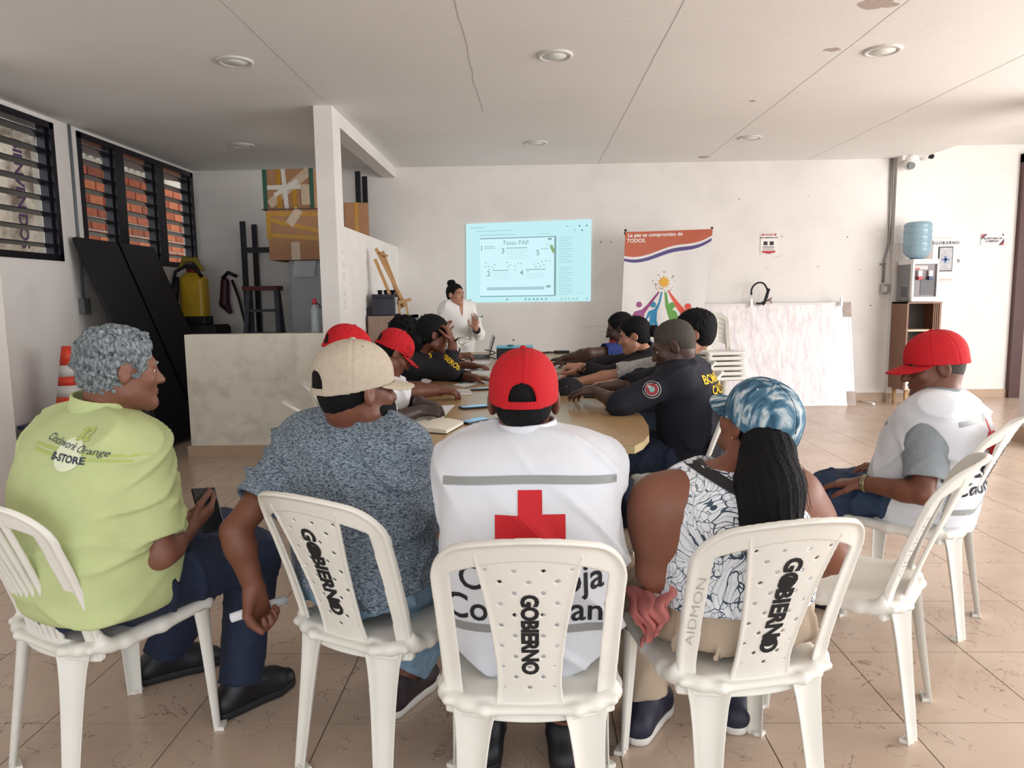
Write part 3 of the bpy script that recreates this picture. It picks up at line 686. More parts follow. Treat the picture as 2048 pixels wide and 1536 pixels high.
# ================================================================== STANDING BANNER
bY = 8.3; ba = empty('standing_banner', (1.55, bY+.25, 0)); tag(ba, 'tall white banner with orange top, star and four coloured figures', 'banner')
TL, TR, BL, BR = at(1251, 463, bY), at(1425, 457.5, bY), at(1240, 705, bY), at(1398, 705, bY); BL = TL + (BL-TL)*1.28; BR = TR + (BR-TR)*1.28
def buv(u, v, lay=0):
    p = BL.lerp(BR, u).lerp(TL.lerp(TR, u), v); p.y += .03*math.sin(u*3.2+.4) + .012*math.sin(u*17+v*5)*(1-v) - .0015*lay; return p
def bmesh_grid(fu, nm, m_, nu=24, nv=30, lay=0, v0=0., v1=None):
    vs, fs = [], []
    for j in range(nv+1):
        for i in range(nu+1):
            u = i/nu; a, b = fu(u); vs.append(buv(u, a + (b-a)*j/nv, lay))
    for j in range(nv):
        for i in range(nu): k = j*(nu+1)+i; fs.append((k, k+1, k+nu+2, k+nu+1))
    n = len(vs); vs += [v + Vector((0, .0009, 0)) for v in vs]; fs2 = [tuple(i+n for i in f[::-1]) for f in fs]
    return MB().add(vs, fs+fs2, True).build(nm, m_, ba)
M_VINYL = mat('glossy_white_vinyl', '#dedbd8', .22); M_ORV = mat('orange_vinyl', '#b4512c', .25); M_PUR = mat('purple_vinyl', '#45307a', .25)
bmesh_grid(lambda u: (0, 1), 'sheet', M_VINYL)
def wave(u): return float(np.interp(u, (0, .06, .12, .2, .3, .4, .5, .58, .65, .73, .8, .87, .93, 1), (.845, .838, .836, .840, .853, .873, .892, .903, .908, .911, .915, .924, .937, .958)))
bmesh_grid(lambda u: (wave(u), .998), 'orange_header', M_ORV, nv=6, lay=1)
bmesh_grid(lambda u: (wave(u)-.033-.008*math.sin(3*u), wave(u)-.016), 'purple_stripe', M_PUR, nv=2, lay=1)
bmesh_grid(lambda u: (.0, .055+.02*math.sin(u*4)), 'orange_footer', M_ORV, nv=2, lay=1)
def bflat(poly, nm, m_, lay=2):
    bm = flat_bm([poly]); bm_refine(bm, .07)
    for v in bm.verts: v.co = buv(v.co.x, v.co.y, lay)
    me = bpy.data.meshes.new(nm); bm.to_mesh(me); bm.free(); return link(nm, me, m_, ba)
Hb = (TL-BL).length; Wb = (TR-TL).length
def bpx(x, y):     # banner coordinates of a photo pixel on it
    l = 1251 + (1240-1251)*(y-463)/242; r = 1425 + (1398-1425)*(y-457)/248; u = (x-l)/(r-l); tp = 463 + (457.5-463)*u; return u, 1 - (y-tp)/((705-tp)*1.28)
def bpoly(pts, nm, m_, lay=2): return bflat([bpx(*p) for p in pts], nm, m_, lay)
for s, x, y in (('La paz es compromiso de', 1311, 469), ('TODOS.', 1273, 481)):
    bm = text_flat(s, .057, .0012); bm_refine(bm, .03); u0, v0 = bpx(x, y)
    for v in bm.verts: v.co = buv(u0 + v.co.x/Wb*1.04, v0 + v.co.y/Hb, 3)
    me = bpy.data.meshes.new('lettering'); bm.to_mesh(me); bm.free(); link('lettering', me, mat('banner_white_ink', '#efece8', .4), ba)
st_ = []
for k in range(20):
    a = math.pi*k/10; r = 14 if k % 2 == 0 else 7.5; st_.append((1329 + r*math.sin(a), 563 - r*math.cos(a)))
bpoly(st_, 'star', mat('banner_gold', '#d9a624', .4))
for k in range(34):
    a = random.uniform(0, 6.28); r = random.uniform(15, 23); x, y = 1329+r*math.cos(a), 561+r*math.sin(a); s = random.uniform(.5, 1.1)
    bpoly([(x-s, y-s), (x-s, y+s), (x+s, y+s), (x+s, y-s)], 'spark', mat('banner_spark', '#8a7440', .5))
def disc(cx_, cy, r, nm, m_): return bpoly([(cx_ + r*math.cos(a*.3927), cy - r*math.sin(a*.3927)) for a in range(16)], nm, m_)
mp, mbk, mg, mo = mat('figure_purple', '#8a2a72', .3), mat('figure_blue', '#1f83b0', .3), mat('figure_green', '#55952f', .3), mat('figure_orange', '#d9482a', .3)
disc(1279, 608, 6, 'figure_head', mp); disc(1307, 608, 6, 'figure_head', mbk); disc(1345, 610, 6.5, 'figure_head', mg); disc(1376, 612, 6.5, 'figure_head', mo)
bpoly([(1318, 581), (1320, 584), (1300, 612), (1290, 626), (1287, 650), (1265, 650), (1265, 630), (1270, 622), (1285, 618), (1296, 608)][::-1], 'figure', mp)
bpoly([(1323, 582), (1326, 583), (1322, 604), (1315, 622), (1314, 640), (1322, 668), (1316, 668), (1309, 645), (1300, 670), (1294, 670), (1302, 630), (1293, 641), (1291, 639), (1298, 622), (1310, 617), (1318, 604)][::-1], 'figure', mbk)
bpoly([(1330, 583), (1334, 583), (1338, 606), (1346, 618), (1353, 622), (1358, 634), (1356, 665), (1340, 665), (1340, 640), (1332, 612)][::-1], 'figure', mg)
bpoly([(1336, 580), (1339, 580), (1358, 604), (1370, 618), (1382, 620), (1390, 640), (1386, 660), (1368, 660), (1366, 632), (1352, 612)][::-1], 'figure', mo)
for x, y in ((1251, 461), (1424, 456)):
    c = at(x, y, bY); MB().lathe([(.012, -.012), (.016, 0), (.008, .014)], 10, c).build('corner_cap', M_DARK, ba)
MB().bar(TL + Vector((0, .1, 0)), BR + Vector((0, .12, -.12)), .014).build('stand_rod', M_DARK, ba); MB().bar(TR + Vector((0, .1, 0)), BL + Vector((0, .12, -.12)), .014).build('stand_rod', M_DARK, ba)
mid = (TL+TR+BL+BR)/4
for dx, dy in ((-.35, .06), (.35, .06), (0, .42)): MB().bar(mid + Vector((0, .12, 0)), (mid.x+dx, bY+.1+dy, .01), .014).build('stand_foot', M_DARK, ba)

# ================================================================== WRAPPED BOARD, SIGN, CABLE
br = empty('wrapped_board', (3.0, 8.7, 0)); tag(br, 'large board wrapped in silvery white film leaning on the back wall', 'board')
mF = bpy.data.materials.new('silvery_film'); mF.use_nodes = True; nt = mF.node_tree; b = nt.nodes['Principled BSDF']
g = nt.nodes.new('ShaderNodeNewGeometry'); mp_ = nt.nodes.new('ShaderNodeMapping'); mp_.inputs['Scale'].default_value = (5, 5, .9); nt.links.new(g.outputs['Position'], mp_.inputs[0])
nz = nt.nodes.new('ShaderNodeTexNoise'); nz.inputs['Scale'].default_value = 3.5; nz.inputs['Detail'].default_value = 9; nz.inputs['Roughness'].default_value = .7; nt.links.new(mp_.outputs[0], nz.inputs['Vector'])
rp = nt.nodes.new('ShaderNodeValToRGB'); e = rp.color_ramp.elements; e[0].position = .38; e[0].color = (*lin('#d6ccd0'), 1); e[1].position = .62; e[1].color = (*lin('#f2eeee'), 1)
nt.links.new(nz.outputs[0], rp.inputs[0]); nt.links.new(rp.outputs[0], b.inputs['Base Color']); b.inputs['Roughness'].default_value = .35; b.inputs['Metallic'].default_value = .15
bp = nt.nodes.new('ShaderNodeBump'); bp.inputs['Strength'].default_value = .35; bp.inputs['Distance'].default_value = .02; nt.links.new(nz.outputs[0], bp.inputs['Height']); nt.links.new(bp.outputs[0], b.inputs['Normal'])
xb0, xb1 = 2.08, 3.845; lo, hi = Vector((0, 8.585, .012)), Vector((0, 8.83, 1.2)); dv = (hi-lo)/2; nv = Vector((0, -dv.z, dv.y)).normalized()
mid = Vector(((xb0+xb1)/2, 0, 0)) + (lo+hi)/2 - nv*.02
MB().obox(mid, ((xb1-xb0)/2, 0, 0), dv, nv*.02).build('film_sheet', mF, br, bevel=.006)
M_AL = mat('aluminium_rim', '#d6d4d2', .3, metal=.5)
for s in (-1, 1): MB().obox(mid + dv*s, ((xb1-xb0)/2+.004, 0, 0), dv.normalized()*.012, nv*.023).build('rim', M_AL, br); MB().obox(mid + Vector((s*(xb1-xb0)/2, 0, 0)), (.012, 0, 0), dv, nv*.023).build('rim', M_AL, br)
for px in (1502, 1682):
    c = at(px, 605, 8.8); MB().box((c.x-.012, 8.775, 1.17), (c.x+.012, 8.8, 1.27)).build('clip', M_AL, br)
for sx, sz in ((xb1-.03, 1.13), (xb1-.03, .06)): MB().obox(mid + Vector((sx-mid.x, 0, 0)) + dv.normalized()*(sz-.6), (.05, 0, 0), dv.normalized()*.09, nv*.024).build('corner_wrap', mat('brown_wrap', '#a3938b', .4, .2, 9), br)
cb = empty('cable_loop', (2.8, 8.82, 1.21)); tag(cb, 'black rubber cable loop lying on top of the wrapped board', 'cable')
c0 = at(1519, 586, 8.78); pts = []
for k in range(19): a = -1.9 + k*.29; pts.append(c0 + Vector((.098*math.cos(a), .01*math.sin(3*a), .125*math.sin(a))))
MB().tube(pts, .011, 8).build('hose', M_DARK, cb); MB().tube([c0 + Vector((.11, 0, .05)), c0 + Vector((.06, 0, -.12)), c0 + Vector((.04, 0, -.135))], .018, 8).build('end_sleeve', M_DARK, cb)
for k in range(4): MB().tube([c0 + Vector((.06, 0, -.11)), c0 + Vector((.11+.01*k, -.01*k, -.09+.012*k)), c0 + Vector((.15-.01*k, -.01*k, -.125+.02*k))], .005, 6).build('wire_end', mat('wire_red', '#6e2430', .5), cb)
sg = empty('extinguisher_sign', at(1537, 488, 8.915)); tag(sg, 'small red and white extinguisher sign on the back wall', 'sign')
q0, q1 = at(1520.5, 508.5, 8.915), at(1554.5, 467, 8.915); wS, hS = q1.x-q0.x, q1.z-q0.z
def sbox(u0, v0, u1, v1, nm, m_, lay): return MB().box((q0.x+wS*u0, 8.914-.001*lay, q0.z+hS*v0), (q0.x+wS*u1, 8.916-.001*lay, q0.z+hS*v1)).build(nm, m_, sg)
M_RED = mat('sign_red', '#b3202e', .4); M_PAPER = mat('sign_white', '#efe9e6', .5); M_INK = mat('sign_ink', '#2b2430', .6)
sbox(0, 0, 1, 1, 'plate', M_PAPER, 1); sbox(.06, .9, .95, .99, 'header', M_RED, 2); sbox(.18, .44, .42, .62, 'pictogram', M_INK, 2); sbox(.55, .44, .8, .62, 'pictogram', M_INK, 2)
MB().prism([(-.08, .02), (.08, .02), (.08, .0), (0, -.018), (-.08, 0)], (0, .001, 0), (q0.x+wS*.5, 8.911, q0.z+hS*.08)).build('arrow', M_RED, sg)
letters('EXTINTOR', 'lettering', M_PAPER, sg, (q0.x+wS*.5, 8.911, q0.z+hS*.94), (1, 0, 0), (0, 0, 1), .026, bold=.0005); letters('GAS CARBONICO CO2', 'lettering', M_INK, sg, (q0.x+wS*.5, 8.911, q0.z+hS*.8), (1, 0, 0), (0, 0, 1), .02, bold=.0008)
for k in range(4): sbox(.12, .2+.055*k, .88-.1*(k % 2), .225+.055*k, 'text_line', M_INK if k > 1 else mat('sign_grey', '#8d858a', .5), 2)

# ================================================================== WATER DISPENSER CORNER
Xa, Xb = at(1811, 690, 8.48).x, at(1879, 690, 8.48).x; zt = at(1840, 604, 8.48).z
wc = empty('wood_side_cabinet', ((Xa+Xb)/2, 8.66, 0)); tag(wc, 'brown wooden open cabinet on splayed legs under the water dispenser', 'cabinet')
M_WAL = mat('walnut_laminate', '#8a5f43', .45, 0, 5, '#6f4a35', stretch=(9, 9, 1)); M_PALE = mat('pale_wood', '#cdb9a2', .5)
MB().box((Xa, 8.48, .19), (Xa+.018, 8.84, zt)).build('side_panel', M_WAL, wc); MB().box((Xb-.018, 8.48, .19), (Xb, 8.84, zt)).build('side_panel', M_WAL, wc)
MB().box((Xa, 8.47, zt-.018), (Xb, 8.84, zt)).build('top_panel', M_WAL, wc); MB().box((Xa+.018, 8.48, .19), (Xb-.018, 8.84, .21)).build('bottom_panel', M_PALE, wc); MB().box((Xa+.018, 8.82, .21), (Xb-.018, 8.84, zt-.018)).build('back_panel', mat('cabinet_back', '#5c5552', .6), wc)
zs = at(1840, 661, 8.48).z; MB().box((Xa+.018, 8.48, zs-.01), (Xb-.018, 8.82, zs+.01)).build('shelf', M_PALE, wc); MB().box((Xa+.018, 8.475, .21), (Xb-.018, 8.49, zs-.3)).build('door', mat('pale_door', '#d9d0c9', .5), wc)
for k in range(4): MB().box((Xb-.09+k*.022, 8.478, zs), (Xb-.08+k*.022, 8.49, zt-.018)).build('slat', M_WAL, wc)
for x, y in ((Xa+.05, 8.52), (Xb-.05, 8.52), (Xa+.05, 8.79), (Xb-.05, 8.79)): MB().tube([(x, y, .19), (x-.01, y-.01, 0)], [.025, .016], 12).build('leg', mat('leg_beech', '#b08a5c', .5), wc)
d0, d1 = at(1826, 518, 8.46), at(1874, 604, 8.46)
wd = empty('water_dispenser', ((d0.x+d1.x)/2, 8.6, zt)); tag(wd, 'white and grey countertop water dispenser with two taps', 'dispenser')
zT = d0.z; M_WPL = mat('white_plastic_shell', '#e3e0dd', .3); M_GPL = mat('grey_plastic_side', '#7d7c80', .4); M_DGP = mat('taupe_panel', '#6b6164', .35)
MB().box((d0.x+.005, 8.49, zt+.01), (d1.x-.005, 8.8, zT-.01)).build('body', M_GPL, wd, bevel=.01)
w_ = d1.x-d0.x
MB().box((d0.x, 8.45, zT-.06), (d1.x, 8.8, zT)).build('top_cover', M_WPL, wd, bevel=.012); MB().box((d0.x, 8.45, zt+.005), (d1.x, 8.5, zt+.06)).build('drip_tray', M_WPL, wd, bevel=.006); MB().box((d0.x, 8.45, zt+.05), (d0.x+.02, 8.5, zT-.05)).build('front_rim', M_WPL, wd); MB().box((d1.x-.02, 8.45, zt+.05), (d1.x, 8.5, zT-.05)).build('front_rim', M_WPL, wd)
MB().box((d0.x+.02, 8.475, zt+.06), (d1.x-.02, 8.492, zT-.06)).build('front_panel', M_DGP, wd)
MB().box((d0.x+w_*.35, 8.47, zt+.08), (d1.x-.03, 8.476, zt+.26)).build('cup_niche', mat('niche_dark', '#3a363c', .4), wd)
for u, c in ((.28, '#a8202c'), (.68, '#23305a')):
    x = d0.x + w_*u; MB().box((x-.022, 8.44, zT-.2), (x+.022, 8.476, zT-.13)).build('tap', mat('tap_white', '#dcdad8', .3), wd, bevel=.006); MB().box((x-.026, 8.43, zT-.235), (x+.026, 8.47, zT-.2)).build('tap_lever', mat('lever'+c, c, .4), wd, bevel=.004)
MB().box((d0.x+.03, 8.472, zT-.12), (d0.x+w_*.6, 8.476, zT-.075)).build('sticker', mat('sticker_grey', '#b9b3b2', .4), wd); MB().box((d0.x+.035, 8.4705, zT-.12), (d0.x+w_*.3, 8.472, zT-.1)).build('sticker', mat('sticker_red', '#a84a44', .4), wd)
for k in range(6): MB().box((d0.x+.002, 8.56, zt+.06+.02*k), (d0.x+.006, 8.7, zt+.068+.02*k)).build('vent_slot', M_DARK, wd)
cxb = (at(1808, 480, 8.6).x + at(1862, 480, 8.6).x)/2
jb = empty('water_jug', (cxb, 8.6, zT)); tag(jb, 'large translucent blue water jug upside down on the dispenser', 'jug')
hj = at(1835, 444, 8.6).z - zT; R = .148; prof = [(.05, 0), (.06, .012), (.10, .03), (R-.01, .075), (R, .11)]
for k in range(4): z = .12 + k*.075; prof += [(R, z), (R-.006, z+.008), (R-.006, z+.02), (R, z+.028), (R, z+.06)]
prof = [p for p in prof if p[1] < hj-.04] + [(R, hj-.035), (R-.015, hj-.01), (R-.04, hj), (.02, hj+.002)]
MB().lathe(prof, 32).build('body', mat('blue_polycarbonate', '#8fb0c0', .15, alpha=.82, var=.08, vscale=6), jb, False); MB().lathe([(.052, -.004), (.075, .0), (.075, .012), (.055, .02)], 24).build('neck_ring', mat('jug_ring', '#4d7282', .3), jb, False)
# first-aid cabinet
a0, a1 = at(1861, 558, 9.02), at(1924, 476.5, 9.02); fa = empty('first_aid_cabinet', ((a0.x+a1.x)/2, 9.08, a0.z)); tag(fa, 'white metal first-aid cabinet with small window and blue cross', 'cabinet')
wA, hA = a1.x-a0.x, a1.z-a0.z; M_WM = mat('white_enamel', '#ece7e3', .35)
MB().box((a0.x, 9.03, a0.z), (a1.x, 9.14, a1.z)).build('body', M_WM, fa, bevel=.004); dd = MB().box((a0.x+.008, 9.018, a0.z+.008), (a1.x-.008, 9.03, a1.z-.008)).build('door', M_WM, fa, bevel=.003)
g0, g1 = at(1877, 541, 9.012), at(1905, 495, 9.012)
MB().box((g0.x-.012, 9.010, g0.z-.012), (g1.x+.012, 9.019, g1.z+.012)).build('gasket', M_DARK, dd, bevel=.004); MB().box((g0.x, 9.006, g0.z), (g1.x, 9.012, g1.z)).build('pane', mat('cabinet_pane', '#8c8a8c', .1, .3, 14), dd)
c = at(1891, 519, 9.005); M_BLU = mat('blue_cross', '#1f4f8f', .4)
MB().box((c.x-.012, 9.003, c.z-.04), (c.x+.012, 9.006, c.z+.04)).box((c.x-.04, 9.003, c.z-.012), (c.x+.04, 9.006, c.z+.012)).build('cross', M_BLU, dd)
letters('SGOBIERNO', 'lettering', M_INK, dd, at(1892, 486, 9.0165), (1, 0, 0), (0, 0, 1), .05, bold=.0015, spacing=1.2)
c = at(1917, 520, 9.01); MB().tube([(c.x, 9.018, c.z), (c.x, 9.0, c.z)], .01, 10).build('lock', M_GREYMET, dd); MB().box((c.x-.004, 8.998, c.z-.035), (c.x+.008, 9.002, c.z)).build('key', M_GREYMET, dd)
# department sign
s0, s1 = at(1961.5, 491, 9.13), at(2009, 467.5, 9.13); ss = empty('office_sign', ((s0.x+s1.x)/2, 9.13, s0.z)); tag(ss, 'small white office sign with red corner stripes by doorway', 'sign')
MB().box((s0.x, 9.128, s0.z), (s1.x, 9.135, s1.z)).build('plate', M_PAPER, ss); wS, hS = s1.x-s0.x, s1.z-s0.z
for pts, m_ in (([(0, 1), (0, .75), (.14, 1)], mat('coral_print', '#d8605c', .5)), ([(0, .75), (0, .5), (.27, 1), (.14, 1)], mat('maroon_print', '#4a2038', .5)), ([(1, 0), (1, .25), (.86, 0)], MATS['coral_print']), ([(1, .25), (1, .6), (.76, 0), (.86, 0)], MATS['maroon_print'])):
    MB().prism([(p[0]*wS, p[1]*hS) for p in pts], (0, .0008, 0), (s0.x, 9.127, s0.z)).build('corner_stripe', m_, ss)
letters('SECRETARIA DE', 'lettering', M_INK, ss, (s0.x+wS*.5, 9.127, s0.z+hS*.6), (1, 0, 0), (0, 0, 1), .032, bold=.001); letters('GOBIERNO', 'lettering', M_INK, ss, (s0.x+wS*.48, 9.127, s0.z+hS*.36), (1, 0, 0), (0, 0, 1), .032, bold=.001)
MB().box((s0.x+wS*.9, 9.126, s0.z+hS*.84), (s0.x+wS*.97, 9.128, s0.z+hS*.98)).build('crest', M_INK, ss)
# pinned notice behind the jug
o = MB().box((4.37, 8.852, 1.55), (4.56, 8.858, 1.9)).build('pinned_notice', mat('notice_paper', '#ddd3cd', .7)); tag(o, 'plain paper notice pinned on pilaster behind the water jug', 'notice')
for k in range(9): MB().box((4.4, 8.850, 1.6+k*.028), (4.53-.03*(k % 3 == 1), 8.8525, 1.606+k*.028)).build('text_line', M_MARK, o)
# conduits and outlet
cd = empty('wall_conduit', (4.3, 8.9, 1.4)); tag(cd, 'bent grey conduit running down to outlet beside the pilaster', 'conduit')
Pp = [at(1783, 317, 8.9), at(1781, 420, 8.9), at(1778, 485, 8.9), at(1769, 520, 8.9), at(1766, 565, 8.9)]
MB().tube(Pp, .014, 8).build('pipe', mat('galvanised', '#8f8c8a', .4, metal=.4), cd); MB().tube([p + Vector((.03, .005, 0)) for p in Pp[:3]] + [at(1781, 560, 8.905), at(1779, 785, 8.905)], .008, 8).build('pipe', mat('white_raceway', '#cfc9c5', .5), cd)
c = at(1768, 578, 8.9); MB().box((c.x-.045, 8.87, c.z-.06), (c.x+.045, 8.92, c.z+.06)).build('outlet_box', mat('outlet_steel', '#a9a5a2', .4, metal=.3), cd, bevel=.005); MB().box((c.x-.02, 8.867, c.z-.03), (c.x+.02, 8.87, c.z+.03)).build('socket', mat('socket_white', '#dedad6', .4), cd)
c = at(1766, 528, 8.895); MB().box((c.x-.03, 8.88, c.z-.008), (c.x+.03, 8.92, c.z+.008)).build('strap', M_GREYMET, cd)
# security cameras
c = at(1815, 322, 8.8); ca = empty('security_camera', c); tag(ca, 'white turret security camera with black lens on the pilaster', 'camera')
MB().box((c.x-.09, 8.74, c.z+.0), (c.x+.09, 8.86, c.z+.06)).build('bracket', M_WPL, ca, bevel=.01); S = Sdf().ell((c.x, 8.75, c.z-.05), (.065, .065, .065)); S.cone((c.x, 8.75, c.z), (c.x, 8.75, c.z-.03), .055); link('dome', S.mesh('dome', .007), M_WPL, ca)
MB().tube([(c.x-.01, 8.70, c.z-.07), (c.x-.012, 8.675, c.z-.075)], [.042, .04], 18).build('lens', mat('camera_lens', '#10101c', .15), ca)
c = at(1852, 308, 9.05); ca = empty('security_camera', c); tag(ca, 'white dome security camera half hidden above recess wall', 'camera')
S = Sdf().ell((c.x, 9.07, c.z), (.06, .07, .07)); link('dome', S.mesh('dome', .007), M_WPL, ca); MB().tube([(c.x+.035, 9.03, c.z-.03), (c.x+.05, 8.995, c.z-.04)], [.03, .028], 14).build('lens', MATS['camera_lens'], ca)
# cord on the floor
fc = empty('power_cord', (4.2, 8.6, 0)); tag(fc, 'white power cord with plug lying on the floor by cabinet', 'cord')
MB().tube([atz(1776, 745, .3), atz(1774, 785, .1), atz(1752, 801, .008), atz(1725, 800, .008), atz(1722, 803, .008), atz(1745, 806, .01)], .007, 8).build('cable', M_WPL, fc)
c = atz(1746, 808, .02); MB().lathe([(.012, -.018), (.022, -.01), (.022, .01), (.01, .02)], 12, c).build('plug', M_WPL, fc)
# ================================================================== PLASTIC CHAIRS
M_CH = mat('white_chair_plastic', '#e4e2da', .35, .04, 6); M_CHW = mat('cool_chair_plastic', '#dfe6e6', .35, .04, 6); M_SPRAY = mat('black_spray', '#16161c', .7); M_GREYSPRAY = mat('thin_spray_haze', '#b4b5b4', .7, 0, 40, '#dcdad3'); M_SCRIB = mat('grey_pen_scribble', '#9a9894', .7)
def back_map(P):
    """flat back coordinates (u across, v up, w towards the sitter) -> chair coordinates"""
    u, v, w = P[:, 0], P[:, 1], P[:, 2]; t = v/.47
    y = -.165 - .175*np.clip(t, -.2, 1.2)**1.15*np.sign(t) if False else -.165 - .02*t - .155*np.maximum(t, 0)**1.25
    y = y + 1.25*u**2*(1+.25*np.maximum(t, 0)); z = .405 + .455*t - .03*np.maximum(t-.9, 0)
    ny, nz = .94, .33
    return np.stack([u, y + w*ny, z + w*nz], 1)
def mapped(S, name, res):
    me = S.mesh(name, res); n = len(me.vertices); co = np.empty(n*3, np.float32); me.vertices.foreach_get('co', co)
    me.vertices.foreach_set('co', back_map(co.reshape(-1, 3)).astype(np.float32).ravel()); me.update(); return me
def frame2d(u, v):
    """outer outline of the back"""
    a = np.abs(u); top = .47 - .05*(a/.2)**2; half = .195 + .016*np.clip(v/.4, 0, 1)
    q1 = a - half; q2 = v - top; r = .075
    k = np.maximum(q1+r, 0); l = np.maximum(q2+r, 0)
    d = np.sqrt(k*k + l*l) + np.minimum(np.maximum(q1+r, q2+r), 0) - r
    return np.maximum(d, -.03-v)
def splat_half(v): return .072 + .04*np.clip((v-.08)/.33, 0, 1)**1.6 + .006*np.clip(1-v/.06, 0, 1)
def fr_sdf(p):
    u, v, w = p[..., 0], p[..., 1], p[..., 2]; a = np.abs(u); o = frame2d(u, v)
    inner = frame2d(u*1.0, v) + .040; top = .412 - .045*(a/.16)**2; inner = np.maximum(inner, v-top)          # opening between rails
    k = .02; e = -inner; h = np.maximum(k-np.abs(o-e), 0)/k; d2 = np.maximum(o, e) + h*h*k/4
    lip = .010*np.clip((o+.016)/.016, 0, 1)                                                                 # rolled outer rim
    th = np.abs(w + lip*.6) - (.0045 + lip*.55)
    return np.sqrt(np.maximum(d2, 0)**2 + np.maximum(th+.002, 0)**2) + np.minimum(np.maximum(d2, th+.002), 0) - .002
def sp_sdf(holes=True):
    def f(p):
        u, v, w = p[..., 0], p[..., 1], p[..., 2]; a = np.abs(u)
        d2 = np.maximum(a - splat_half(v), np.maximum(v-.42, -.02-v))
        if holes:
            s = .03; x = u/s; y = (v-.055)/s/1.0
            hx = (x - np.round(x/2)*2); hy = (y - np.round(y/2)*2); h1 = np.abs(hx) + np.abs(hy)
            x2, y2 = x+1, y+1; hx = (x2 - np.round(x2/2)*2); hy = (y2 - np.round(y2/2)*2); h2 = np.abs(hx) + np.abs(hy)
            hole = (np.minimum(h1, h2)*s - .0062)*.7; ok = (v > .04) & (v < .39) & (a < splat_half(v)-.014)
            d2 = np.where(ok, np.maximum(d2, -hole), d2)
        edge = np.clip((a - splat_half(v) + .010)/.010, 0, 1); th = np.abs(w+.003*edge) - (.003+.003*edge); r = .0022
        return np.sqrt(np.maximum(d2+r, 0)**2 + np.maximum(th+r, 0)**2) + np.minimum(np.maximum(d2+r, th+r), 0) - r
    return f
S = Sdf(); S.ext(((-.21, -.03, 0), .03), ((.21, .48, 0), .03)); S.u(fr_sdf); ME_FRAME = mapped(S, 'back_frame', .0045)
S = Sdf(); S.ext(((-.13, -.02, 0), .012), ((.13, .42, 0), .012)); S.u(sp_sdf()); ME_SPLAT = mapped(S, 'splat', .0032)
ME_SLAT = []
for k in range(7):
    u0, u1 = -.075+.025*k, -.108+.036*k
    S = Sdf(); S.cone((u0, .0, .002), (u1, .425, .002), .009, .0085); S.cut(lambda p: np.abs(p[..., 2]) - .008, .004); ME_SLAT.append(mapped(S, 'back_slat', .004))
# lower cross piece of slatted back
S = Sdf(); S.cone((-.1, .0, 0), (.1, .0, 0), .022); S.cut(lambda p: np.abs(p[..., 2]) - .006, .003); ME_CROSS = mapped(S, 'back_cross', .005)
# seat: dished plate with rolled edge and side rails that sweep up into the back
S = Sdf(); S.box((0, .028, .412), (.203, .19, .012), .011)
S.sub(lambda p: np.sqrt((p[..., 0]/1.0)**2 + ((p[..., 1]-.03)/1.0)**2 + (p[..., 2]-1.022)**2) - .61, .01)
for sx in (-1, 1):
    S.chain([(sx*.199, -.115, .408), (sx*.204, -.06, .40), (sx*.205, .05, .402), (sx*.203, .2, .412)], [.013, .015, .016, .016], .02)
    S.chain([(sx*.19, -.125, .455), (sx*.196, -.12, .425), (sx*.2, -.10, .405)], [.007, .010, .013], .02)
    S.chain([(sx*.19, -.12, .408), (sx*.15, -.16, .405), (sx*.11, -.178, .402)], [.010, .011, .012], .02)
S.cone((-.19, .213, .405), (.19, .213, .405), .02, .02, .02); S.cone((-.1, -.178, .40), (.1, -.178, .40), .010, .010, .02)
ME_SEAT = S.mesh('seat', .0062)
def leg_mesh(x0, y0, x1, y1, w0, w1, out, z0=.40):
    """tapered channel leg: curved cross-section whose hollow faces `out`"""
    o = Vector((*out, 0)).normalized(); s = Vector((-o.y, o.x, 0)); mb = MB(); n, m = 9, 8; vs = []
    for j in range(m+1):
        t = j/m; c = Vector((x0 + (x1-x0)*t, y0 + (y1-y0)*t, z0*(1-t))); w = w0 + (w1-w0)*(t**.7 if t < 1 else 1) + .02*(1-t)**6; dpt = .016*(1-t)+.014
        ring = []
        for i in range(n+1):
            a = i/n*2-1; ring.append(c + s*(a*w/2) + o*(-dpt*(1-abs(a)**2.6)))
        for i in range(n, -1, -1):
            a = i/n*2-1; ring.append(c + s*(a*(w/2-.0025)) + o*(-(dpt-.004)*(1-abs(a)**2.6) + .001))
        vs += ring
    k = 2*(n+1); fs = []
    for j in range(m):
        for i in range(k): fs.append((j*k+i, (j+1)*k+i, (j+1)*k+(i+1) % k, j*k+(i+1) % k))
    mb.add(vs, fs, True)
    c = Vector((x1, y1, 0)); pad = [(-w1/2, 0), (w1/2, 0), (w1/2*.8, -.022), (0, -.03), (-w1/2*.8, -.022)]
    mb.prism([(p[0], p[1]*-1-.028) for p in pad], (0, 0, .012), c, s, o);
    me = mb.mesh('leg'); return me
ME_LEGS = [leg_mesh(-.128, -.162, -.15, -.215, .092, .05, (-.35, -1), .408), leg_mesh(.128, -.162, .15, -.215, .092, .05, (.35, -1), .408),
           leg_mesh(-.185, .185, -.205, .205, .075, .045, (1, -.8)), leg_mesh(.185, .185, .205, .205, .075, .045, (-1, -.8))]
for me in [ME_FRAME, ME_SPLAT, ME_SEAT, ME_CROSS] + ME_SLAT + ME_LEGS: me.materials.append(M_CH)
